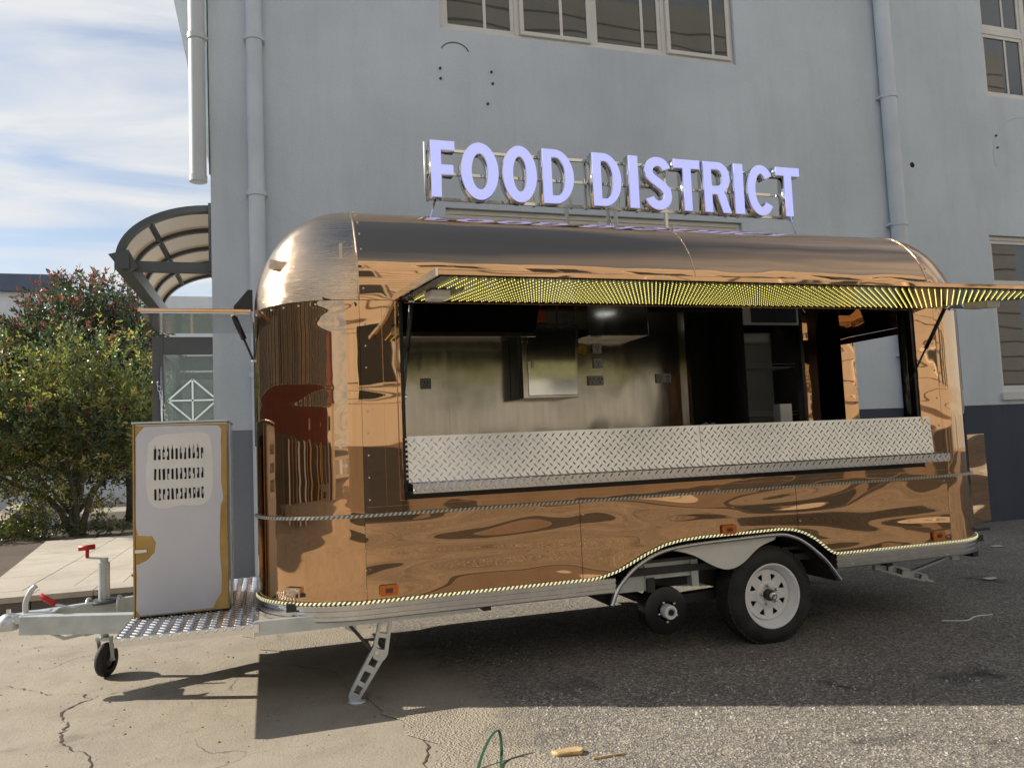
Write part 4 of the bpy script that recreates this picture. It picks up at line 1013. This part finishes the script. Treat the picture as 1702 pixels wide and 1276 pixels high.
hd = MB(); hd.add([(.44, 6.35, 2.58), (.44, 6.35, 2.30), (.44, 5.95, 2.30), (.44, 5.75, 2.58), (2.10, 6.35, 2.58), (2.10, 6.35, 2.30), (2.10, 5.95, 2.30), (2.10, 5.75, 2.58)], [(0, 1, 2, 3), (7, 6, 5, 4), (0, 4, 5, 1), (1, 5, 6, 2), (2, 6, 7, 3), (3, 7, 4, 0)]); hd.build('extractor_hood', 'spot_black', tr)
box('hood_rail', 'stain', tr, .44, 2.10, 5.92, 5.955, 2.262, 2.298)
box('wall_cupboard', 'stain', tr, 2.62, 3.2, 6.05, 6.355, 2.29, 2.58, .006)
ctop = box('inner_counter', 'stain', tr, .46, 3.68, 5.78, 6.355, 1.40, 1.44, .004); box('counter_body', 'galv', tr, .48, 3.66, 5.83, 6.35, .62, 1.398)
box('counter_front', 'dark_metal', tr, .46, 5.0, 4.60, 5.0, 1.38, 1.42)
for x in (1.45,): box('wall_seam', 'stain', tr, x, x + .008, 6.354, 6.359, 1.45, 2.28)
def socket(x, z, w=.088, h=.088, double=False):
    s_ = box('wall_socket', 'socket', tr, x - w / 2, x + w / 2, 6.342, 6.359, z - h / 2, z + h / 2, .004)
    for ox in ((-.04, .04) if double else (0,)):
        for a, b in ((-.014, .012), (.014, .012), (0, -.016)): box('socket_slot', 'hole', s_, x + ox + a - .003, x + ox + a + .003, 6.339, 6.341, z + b - .009, z + b + .009)
socket(1.255, 1.925); socket(2.826, 2.215); socket(2.83, 2.08); socket(2.80, 1.925, .15, .085, True); socket(3.48, 1.935, .15, .085, True)
for (x, y) in ((3.05, 5.5), (4.75, 5.45)): MB().lathe([(0, .0), (.10, .0), (.10, -.012), (0, -.012)], (x, y, 2.585), (0, 0, 1), 24).build('ceiling_lamp', 'lamp', tr)
MB().add([(RX - .13, 4.6, 2.45), (RX - .13, 5.3, 2.45), (RX - .05, 5.3, 2.45)], [(0, 1, 2)])
# rear dutch door, lower leaf swung open
dl = MB(); dl.beam((5.30, 4.96, .94), (5.86, 5.14, .94), .03, .74); dl.build('rear_door_leaf', 'bronze_wavy', tr, bevel=.004)
# front hatch flap held by a strut
fh = MB(); fh.box(-.74, -.095, 4.99, 5.86, 2.278, 2.300); fhp = fh.build('front_hatch_flap', 'bronze', tr, bevel=.004)
box('flap_lining', 'chrome', fhp, -.725, -.105, 5.0, 5.85, 2.272, 2.2765)
strut((-.20, 5.02, 2.262), (-.088, 5.02, 1.98), 'front_gas_strut', .018)
flat('flap_bracket', 'dark_metal', tr, [[(-.088, 2.302), (-.088, 2.43), (-.115, 2.43), (-.20, 2.325), (-.20, 2.302)]], .05, XZ(5.06))
box('front_window', 'glass', tr, -.088, -.082, 5.0, 5.84, 1.45, 2.22)
# stabiliser legs
def lerp(a, b, t): return tuple(x + (y - x) * t for x, y in zip(a, b))
def leg_outline(a, b, w0, w1, slots):
    a = Vector(a); b = Vector(b); d = (b - a).normalized(); n = Vector((-d.y, d.x)); L = (b - a).length
    w = lambda t: w0 + (w1 - w0) * t
    out = [a + n * w(0), a - n * w(0)]; out += [b - n * w(1)] + [b + d * w(1) * math.cos(q) + n * w(1) * math.sin(q) for q in (-.8, 0, .8)] + [b + n * w(1)]
    hs = []
    for t0, t1 in slots:
        k = .55; hs.append([a + d * L * t0 + n * w(t0) * k, a + d * L * t0 - n * w(t0) * k, a + d * L * t1 - n * w(t1) * k, a + d * L * t1 + n * w(t1) * k])
    return [[(p.x, p.y) for p in o_] for o_ in [out] + hs]
sl = flat('stabiliser_leg', 'galv', tr, leg_outline((.612, .445), (.572, .255), .036, .045, ((.14, .44), (.56, .9))), .035, XZ(4.50))
flat('leg_arm', 'galv', sl, leg_outline((.575, .275), (.425, .035), .045, .034, ((.10, .36), (.48, .70), (.78, .94))), .036, XZ(4.50))
MB().beam((.405, 4.515, .43), (.545, 4.515, .25), .016, .05, (0, 1, 0)).build('leg_brace', 'dark_metal', sl)
MB().lathe([(0, 0), (.052, .0), (.055, .008), (.02, .02), (0, .022)], (.44, 4.50, .0), (0, 0, 1), 20).build('leg_foot', 'galv', sl, smooth=True)
MB().tube([(.553, 4.475, .262), (.553, 4.535, .262)], .012, 10).build('leg_pin', 'chrome', sl)
flat('leg_bracket', 'galv', sl, [[(.375, .445), (.435, .445), (.45, .40), (.425, .385), (.385, .405)]], .03, XZ(4.515))
rl = flat('stabiliser_leg', 'galv', tr, leg_outline((4.15, .415), (4.42, .335), .030, .036, ((.14, .44), (.56, .9))), .03, XZ(4.62))
flat('leg_arm', 'galv', rl, leg_outline((4.40, .345), (4.63, .275), .036, .028, ((.12, .42), (.55, .88))), .032, XZ(4.66))
MB().beam((4.88, 4.64, .415), (4.46, 4.64, .325), .016, .022, (0, 1, 0)).build('leg_brace', 'galv', rl)
MB().lathe([(0, 0), (.045, 0), (.045, .012), (0, .014)], (4.66, 4.66, .245), (.3, 0, 1), 16).build('leg_foot', 'galv', rl)
box('leg_bracket', 'galv', rl, 4.86, 4.93, 4.61, 4.67, .39, .462)
# tongue, deck and jockey wheel
tg = MB().beam((-1.45, 5.43, .435), (-.55, 5.05, .435), .055, .115).build('tongue_beam', 'galv', tr, bevel=.006)
MB().beam((-1.45, 5.53, .435), (-.55, 5.91, .435), .055, .115).build('tongue_beam', 'galv', tr, bevel=.006)
cp = MB().lathe([(0, .045), (.03, .044), (.048, .03), (.056, .0), (.058, -.045), (.050, -.05)], (-1.53, 5.47, .455), (0, 0, 1), 24).build('coupler', 'galv', tr, smooth=True)
MB().beam((-1.52, 5.47, .465), (-1.30, 5.48, .475), .075, .06).build('coupler_neck', 'galv', cp, bevel=.01)
MB().box(-1.45, -1.27, 5.40, 5.55, .385, .498).build('coupler_box', 'galv', cp, bevel=.006)
MB().tube(smooth_pts([(-1.44, 5.47, .49), (-1.44, 5.47, .56), (-1.41, 5.47, .63), (-1.385, 5.47, .655)], 4), .016, 10).build('coupler_latch', 'galv', cp, smooth=True)
MB().tube([(-1.53, 5.47, .49), (-1.53, 5.47, .53)], .012, 8).build('coupler_pin', 'chrome', cp)
MB().tube([(-1.15, 5.40, .508), (-1.27, 5.40, .545)], .008, 8).build('brake_lever', 'galv', cp)
MB().tube([(-1.262, 5.40, .542), (-1.345, 5.40, .605)], .018, 12).build('brake_lever_grip', 'red', cp, smooth=True)
JX, JY = -1.055, 5.72
jk = MB().tube([(JX, JY, .40), (JX, JY, .735)], .034, 18).build('jockey_jack', 'galv', tr, autosmooth=R_(50))
MB().tube([(JX, JY, .25), (JX, JY, .41)], .027, 16).build('jack_inner_tube', 'galv', jk, smooth=True)
MB().tube([(JX, JY, .735), (JX, JY, .765)], .025, 14).build('jack_cap', 'galv', jk)
MB().beam((JX + .01, JY - .005, .760), (JX - .10, JY - .02, .775), .016, .012).build('crank_arm', 'galv', jk)
MB().tube([(JX - .095, JY - .02, .775), (JX - .095, JY - .02, .835)], .011, 10).build('crank_stem', 'red', jk)
MB().tube([(JX - .145, JY - .02, .838), (JX - .05, JY - .02, .843)], .017, 12).build('crank_grip', 'red', jk, smooth=True)
for dx_ in (-.09, .09):
    u = MB().tube(smooth_pts([(JX + dx_, JY - .07, .36), (JX + dx_, JY - .07, .48), (JX + dx_, JY - .03, .51), (JX + dx_, JY + .04, .50)], 3), .009, 8).build('jack_u_bolt', 'galv', jk, smooth=True)
MB().lathe([(.036, 0), (.075, -.004), (.095, -.016), (.095, -.024), (.036, -.02)], (JX, JY, .50), (0, 0, 1), 22).build('jack_collar', 'grip', jk, smooth=True)
for s_ in (-1, 1): MB().beam((JX + s_ * .040, JY - s_ * .015, .255), (JX + .012 + s_ * .040, JY - s_ * .015, .10), .035, .006, (1, -.4, 0)).build('wheel_fork', 'galv', jk)
MB().beam((JX - .043, JY + .016, .243), (JX + .043, JY - .016, .243), .05, .02).build('fork_crown', 'galv', jk)
wax = Vector((.93, -.36, 0)).normalized(); wc = Vector((JX + .012, JY, .108))
wj = MB().lathe([(.060, .026), (.085, .030), (.100, .022), (.108, .006), (.108, -.006), (.100, -.022), (.085, -.030), (.060, -.026)], wc, wax, 32).build('jockey_wheel', 'rubber', jk, smooth=True)
wh = MB().lathe([(0, .022), (.03, .022), (.06, .014), (.062, 0), (.06, -.014), (.03, -.022), (0, -.022)], wc, wax, 24).build('jockey_hub', 'dark_metal', jk, smooth=True)
MB().tube([wc - wax * .055, wc + wax * .055], .009, 8).build('wheel_axle', 'galv', jk)
MB().tube([(-1.30, 5.42, .375), (-1.22, 5.42, .33), (-1.10, 5.55, .325), (-.80, 5.45, .33)], .011, 8).build('brake_rod', 'galv', tr, smooth=True)
MB().tube([(-1.13, 5.53, .325), (-1.06, 5.60, .325)], .019, 8).build('brake_spring', 'galv', tr)
dk = tread_sheet('tongue_deck', -.775, -.075, (4.47, .492), (6.15, .492), (0, 0, 1), tr, pitch=.045)
dlp = MB().box(-.775, -.075, 4.462, 4.4655, .448, .4925).build('deck_lip', 'plate', tr)
lug_field((-.775, 4.462, .4485), (1, 0, 0), (0, 0, 1), .70, .044, .032, (0, -1, 0), .034, .009).build('tread_lug', 'plate', dlp, kind='stuff')
MB().box(-.779, -.7755, 4.462, 6.15, .448, .4925).build('deck_lip', 'plate', tr)

# ------------------------------------------------------------------ sheet-metal cabinet on the deck
cb = empty('equipment_cabinet', (-.5, 5.2, .5), 'tall metal cabinet with peeling grey film and slotted vents on the tongue deck', 'cabinet')
KX0, KX1, KY0, KY1, KZ0, KZ1 = -.760, -.245, 4.93, 5.62, .4985, 1.618
box('cabinet_body', 'stain', cb, KX0, KX1, KY0 + .02, KY1, KZ0, KZ1 - .012, .004)
box('cabinet_top', 'galv', cb, KX0 - .006, KX1 + .006, KY0 + .002, KY1 + .005, KZ1 - .0115, KZ1, .003)
box('cabinet_door', 'gold', cb, KX0 + .012, KX1 - .003, KY0, KY0 + .0195, KZ0 + .008, KZ1 - .022, .003)
box('door_stile', 'gold', cb, KX0, KX0 + .010, KY0 - .001, KY0 + .0195, KZ0, KZ1 - .0125, .002)
def wob(pts, amp, n=5):
    out = []
    for (a, b), (c, d) in zip(pts, pts[1:] + pts[:1]):
        for i in range(n):
            t = i / n; out.append((a + (c - a) * t + random.uniform(-amp, amp), b + (d - b) * t + random.uniform(-amp, amp)))
    return out
x0, x1, z0, z1 = KX0 + .016, KX1 - .038, KZ0 + .014, KZ1 - .028
film = [(x0 + .045, z1), (x1 - .01, z1 - .004), (x1 + .005, z1 - .03), (x1 + .002, z1 - .35), (x1 + .012, z1 - .44), (x1 - .004, z1 - .48), (x1 - .012, z1 - .72), (x1 - .002, z0 + .17), (x1 - .006, z0 + .09), (x1 - .035, z0 + .04), (x1 - .05, z0 + .004), (x0 + .02, z0), (x0, z0 + .03), (x0 + .002, z0 + .285), (x0 + .06, z0 + .31), (x0 + .095, z0 + .35), (x0 + .105, z0 + .40), (x0 + .085, z0 + .445), (x0 + .01, z0 + .452), (x0, z0 + .50), (x0 + .002, z1 - .06)]
flat('peeling_film', 'film', cb, [wob(film, .0018, 4)], .0016, XZ(KY0 - .0012))
hal = [(-.675, 1.49), (-.62, 1.535), (-.50, 1.545), (-.38, 1.545), (-.335, 1.50), (-.325, 1.30), (-.34, 1.165), (-.40, 1.12), (-.50, 1.125), (-.60, 1.11), (-.672, 1.15), (-.69, 1.30)]
flat('wiped_patch', 'film2', cb, [[(p.x, p.y) for p in smooth_pts(hal + hal[:1], 4)][:-1]], .0010, XZ(KY0 - .0028))
for rI in range(3):
    for k in range(12):
        x = -.640 + k * .0232; z = 1.425 - rI * .116; h_ = random.uniform(.024, .029); w_ = .0062
        o_ = arc(x, z + h_, w_, w_, 0, 180, 6) + arc(x, z - h_, w_, w_, 180, 360, 6)
        if random.random() < .4: o_ = [(a + random.uniform(-.002, .002), b) for a, b in o_]
        flat('vent_slot', 'hole', cb, [o_], .0012, XZ(KY0 - .0042))
        if random.random() < .7:
            q = random.uniform(-.02, .02); g_ = random.choice((-1, 1)) * .003
            flat('film_shred', random.choice(('film2', 'film')), cb, [[(x + g_ - .003, z + q + .016), (x + g_ + .0035, z + q + .010), (x + g_ + .002, z + q - .012), (x + g_ - .004, z + q - .015)]], .0008, XZ(KY0 - .0056))
        if rI == 0 and random.random() < .6: flat('film_tear', 'hole', cb, [[(x - .003, z + h_ + .004), (x + .003, z + h_ + .004), (x + .0005, z + h_ + random.uniform(.02, .04))]], .0010, XZ(KY0 - .0042))
flat('peeled_corner', 'paper', cb, [[(x1 - .075, z0 + .03), (x1 - .02, z0 + .10), (x1 - .008, z0 + .16), (x1 - .03, z0 + .085), (x1 - .06, z0 + .06)]], .0012, XZ(KY0 - .0045))
box('door_latch', 'chrome', cb, KX0 + .008, KX0 + .075, KY0 - .012, KY0 - .002, .865, .885, .003)
box('door_hinge', 'gold', cb, KX0 - .008, KX0 + .012, KY0 - .006, KY0 + .02, .735, .748)
MB().tube([(KX1 + .012, KY0 + .05, .52), (KX1 + .012, KY0 + .05, 1.60)], .006, 8).build('door_rod', 'white', cb)

# ------------------------------------------------------------------ rooftop sign
sg = empty('rooftop_letter_sign', (2.75, 5.42, 2.93), 'FOOD DISTRICT sign of lit lavender letters on a rooftop steel frame', 'sign')
SZ, SH = 3.205, .428
def stroke(path, w):
    P = [Vector(p) for p in path]; L = []; Rr = []
    for i, p in enumerate(P):
        d = (P[min(i + 1, len(P) - 1)] - P[max(i - 1, 0)]).normalized(); n = Vector((-d.y, d.x)); L.append((p + n * w / 2)); Rr.append((p - n * w / 2))
    return [(q.x, q.y) for q in L] + [(q.x, q.y) for q in reversed(Rr)]
def glyph(c, w, h):
    s = .078
    if c == 'F': s = .082; return [[(0, 0), (s, 0), (s, h * .40), (w * .93, h * .40), (w * .93, h * .58), (s, h * .58), (s, h * .83), (w, h * .83), (w, h), (0, h)]]
    if c == 'O': return [circ(w / 2, h / 2, w / 2, 40, h / 2 + .006), circ(w / 2, h / 2, w / 2 - .086, 32, h / 2 - .080)]
    if c == 'D':
        return [[(0, 0), (w * .40, 0)] + arc(w * .40, h / 2, w * .60, h / 2, -90, 90, 20)[1:-1] + [(w * .40, h), (0, h)],
                [(s, h * .155), (w * .42, h * .155)] + arc(w * .42, h / 2, w * .60 - s - .003, h * .345, -90, 90, 16)[1:-1] + [(w * .42, h * .845), (s, h * .845)]]
    if c == 'I': return [[(0, 0), (w, 0), (w, h), (0, h)]]
    if c == 'T': return [[(w / 2 - s / 2, 0), (w / 2 + s / 2, 0), (w / 2 + s / 2, h * .82), (w, h * .82), (w, h), (0, h), (0, h * .82), (w / 2 - s / 2, h * .82)]]
    if c == 'R':
        return [[(0, 0), (s, 0), (s, h * .36), (w * .48, h * .36), (w - s - .002, 0), (w + .004, 0), (w * .80, h * .38)] + arc(w * .55, h * .69, w * .45, h * .31, -62, 90, 16) + [(0, h)],
                [(s, h * .53), (w * .5, h * .53)] + arc(w * .52, h * .69, w * .48 - s, h * .155, -85, 85, 12) + [(w * .5, h * .845), (s, h * .845)]]
    if c == 'C':
        r = w / 2 - s / 2
        return [stroke([(w / 2 + r * math.cos(R_(a)), h / 2 + (h / 2 - s / 2 + .004) * math.sin(R_(a))) for a in range(38, 323, 6)], s)]
    if c == 'S':
        r = w / 2 - s / 2
        pts = arc(w / 2, h * .735, r, h * .265 - s / 2 + .004, 12, 175, 14) + [(w / 2 - r * .93, h * .655), (w / 2 - r * .55, h * .585), (w / 2, h * .515), (w / 2 + r * .58, h * .44), (w / 2 + r * .95, h * .35)] + arc(w / 2, h * .265, r, h * .265 - s / 2 + .004, 5, -168, 14)
        return [stroke(pts, s)]
LET = [('F', 1.150, 1.336), ('O', 1.375, 1.669), ('O', 1.697, 1.972), ('D', 2.016, 2.275), ('D', 2.428, 2.677), ('I', 2.740, 2.826), ('S', 2.879, 3.118), ('T', 3.140, 3.385), ('R', 3.413, 3.664), ('I', 3.699, 3.793), ('C', 3.828, 4.096), ('T', 4.108, 4.352)]
for c, a, b in LET:
    g = glyph(c, b - a, SH)
    f0 = lambda u, v, w_, a=a: (a + u, 5.42 + w_, SZ + v)
    lt = flat('letter', 'chrome', sg, g, .085, f0)
    mid_ = ((b - a) / 2, SH / 2)
    flat('letter_face', 'letter', lt, g, .006, lambda u, v, w_, a=a: (a + u, 5.42 - .0462 + w_, SZ + v), inset=-.005)
fr = []
def bar(a, b, w=.022, h=.022, name='frame_bar'): MB().beam(a, b, w, h).build(name, 'chrome', sg)
for z in (3.225, 3.42, 3.60): bar((1.14, 5.485, z), (4.34, 5.485, z))
for x in (1.145, 1.98, 2.29, 2.42, 2.70, 2.86, 3.128, 3.30, 3.68, 3.80, 4.33): bar((x, 5.507, 3.21), (x, 5.507, 3.615), .02, .02)
for x in (2.245, 2.60, 2.665, 3.115): bar((x, 5.49, 2.925), (x, 5.49, 3.235), .025, .025, 'sign_leg')
for a, b in (((2.60, 5.48, 3.22), (2.44, 5.10, 2.91)), ((4.30, 5.48, 3.30), (4.06, 5.08, 2.91)), ((1.2, 5.48, 3.22), (1.05, 5.05, 2.90))): MB().tube([a, b], .008, 8).build('sign_stay', 'chrome', sg)
MB().tube([(1.115, 5.40, 3.225), (1.115, 5.40, 3.62)], .010, 8).build('neon_tube', 'white', sg, smooth=True)

# ------------------------------------------------------------------ things inside the trailer
eb = empty('electrical_box', (2.4, 6.2, 1.78), 'stainless electrical box with closed door on the inner back wall', 'electrical box')
box('box_body', 'stain', eb, 2.03, 2.53, 6.10, 6.352, 1.765, 2.36, .004)
box('box_door', 'chrome', eb, 2.075, 2.515, 6.086, 6.099, 1.785, 2.335, .004)
box('box_side', 'grip', eb, 2.0, 2.029, 6.12, 6.352, 1.765, 2.36)
MB().tube([(2.115, 6.078, 2.02), (2.115, 6.078, 2.09)], .009, 8).build('door_handle', 'chrome', eb)
cn = MB()
for p in ([(2.12, 6.2, 2.362), (2.12, 6.2, 2.58)], [(2.40, 6.2, 2.362), (2.40, 6.2, 2.58)], [(2.2, 6.18, 2.40), (2.5, 6.18, 2.40), (2.57, 6.18, 2.38), (2.575, 6.2, 2.2)]): cn.tube(p, .011, 8)
cn.build('conduit', 'grip', eb)
ah = empty('alarm_unit', (2.2, 6.25, 2.40), 'orange alarm housing above the stainless electrical box', 'alarm')
MB().box(2.16, 2.30, 6.20, 6.35, 2.42, 2.54).build('alarm_body', 'orange', ah, bevel=.02)
yh = empty('warning_horn', (2.63, 6.3, 2.15), 'round yellow horn right of the stainless electrical box', 'horn')
MB().lathe([(0, .03), (.02, .05), (.055, .06), (.05, .0), (0, .0)], (2.645, 6.33, 2.20), (0, -1, 0), 20).build('horn_bell', 'yellow', yh, smooth=True)
fg = empty('display_fridge', (4.3, 6.1, .62), 'black upright fridge with glass door inside the trailer', 'fridge')
FX0, FX1, FYF = 4.00, 4.66, 5.86
box('fridge_back', 'black', fg, FX0, FX1, 6.31, 6.355, .62, 2.58)
for a, b in ((FX0, FX0 + .035), (FX1 - .035, FX1)): box('fridge_side', 'black', fg, a, b, FYF, 6.309, .62, 2.58)
box('fridge_header', 'paper', fg, FX0 + .036, FX1 - .036, FYF, FYF + .03, 2.36, 2.58); box('header_print', 'wall_dark', fg, FX0 + .12, FX1 - .06, FYF - .004, FYF - .001, 2.38, 2.58)
box('fridge_base', 'black', fg, FX0 + .036, FX1 - .036, FYF, 6.309, .62, .82)
box('fridge_lamp', 'white', fg, FX0 + .06, FX0 + .40, 6.0, 6.2, 2.22, 2.31, .02)
M['liner'] = plain('fridge_liner', (0.80, 0.82, 0.80), 0.5, 0, 0.05)
box('fridge_liner', 'liner', fg, FX0 + .036, FX1 - .036, 6.29, 6.309, .82, 2.35)
for z in (1.02, 1.55, 1.985):
    sh = MB()
    for k in range(16): sh.tube([(FX0 + .045 + k * .037, 5.95, z), (FX0 + .045 + k * .037, 6.28, z)], .0025, 4)
    for y in (5.95, 6.28): sh.tube([(FX0 + .04, y, z), (FX1 - .04, y, z)], .004, 5)
    sh.tube([(FX0 + .04, 5.95, z + .03), (FX1 - .04, 5.95, z + .03)], .003, 5); sh.build('wire_shelf', 'white', fg)
box('fridge_door_glass', 'glass_fridge', fg, FX0 + .04, FX1 - .04, FYF + .004, FYF + .012, .83, 2.345)
cd = empty('white_carton', (4.05, 5.3, 1.42), 'plain white carton standing on the inner counter by the fridge', 'carton')
box('carton_body', 'paper', cd, 3.485, 3.585, 4.68, 4.76, 1.4215, 1.600, .003)
bg = empty('plastic_bag', (3.2, 4.8, 1.42), 'crumpled clear plastic bag lying on the inner counter', 'plastic bag')
mb = MB(); rows = []
for i in range(9):
    rows.append([(2.80 + .3 * i / 8, 4.72 + .16 * j / 6, 1.424 + (.045 * math.sin(math.pi * i / 8) * math.sin(math.pi * j / 6) + random.uniform(0, .03)) * (0 < i < 8 and 0 < j < 6)) for j in range(7)])
mb.grid(rows); mb.build('bag_film', 'bag', bg)

# ------------------------------------------------------------------ litter
st_ = MB(); P = smooth_pts([(.83, 3.36, .012), (.87, 3.42, .05), (.92, 3.47, .09), (.965, 3.50, .105), (.968, 3.47, .07), (.955, 3.42, .03), (.93, 3.35, .012), (.91, 3.25, .012)], 5)
n = len(P); st_.add([(p.x, p.y, p.z) for p in P] + [(p.x + .012, p.y - .006, p.z + .001) for p in P], [(i, i + 1, n + i + 1, n + i) for i in range(n - 1)])
so_ = st_.build('packing_strap', 'green'); sm = so_.modifiers.new('thick', 'SOLIDIFY'); sm.thickness = .0012
tag(so_, 'dark green plastic strap looped on the concrete at the bottom', 'strap')
tag(MB().tube(smooth_pts([(.955, 3.37, .006), (1.02, 3.41, .006), (1.06, 3.40, .006), (1.075, 3.38, .006)], 5), .004, 6).build('thin_wire', 'dark_metal'), 'thin dark wire curling from the green strap', 'wire')
tag(flat('wood_chip', 'wood', None, [[(1.18, 3.37), (1.20, 3.335), (1.30, 3.315), (1.325, 3.345), (1.30, 3.375), (1.24, 3.372)]], .018, XY(.018)), 'split pale wood chip lying on the concrete edge', 'wood chip')
tag(MB().tube([(1.33, 3.25, .012), (1.48, 3.245, .014)], [.006, .004], 6).build('twig', 'wood'), 'thin pale stick lying beside the wood chip', 'stick')
for p, lab in (((7.72, 6.72), 'white paper scrap on the asphalt behind the trailer'), ((6.1, 5.4), 'small pale scrap near the rear end of the trailer')):
    x, y = p; sc_ = wob([(x - .07, y - .03), (x + .06, y - .04), (x + .09, y + .03), (x - .05, y + .04)], .012, 3)
    tag(flat('paper_scrap', 'paper', None, [sc_], .003, XY(.018)), lab, 'litter')
tag(MB().tube(smooth_pts([(4.55, 4.45, .012), (4.7, 4.38, .012), (4.85, 4.44, .012), (5.0, 4.43, .012)], 5), .004, 6).build('white_string', 'white'), 'loose white string on the shaded asphalt near the wheel', 'string')
bin_ = tag(flat('broken_board', 'far_white', None, [[(11.15, .02), (12.4, .02), (12.4, .34), (11.1, .26)]], .04, lambda u, v, w_: (u, 8.0 - v * .3 + w_, v)), 'pale board leaning on the dark blue wall base', 'board')
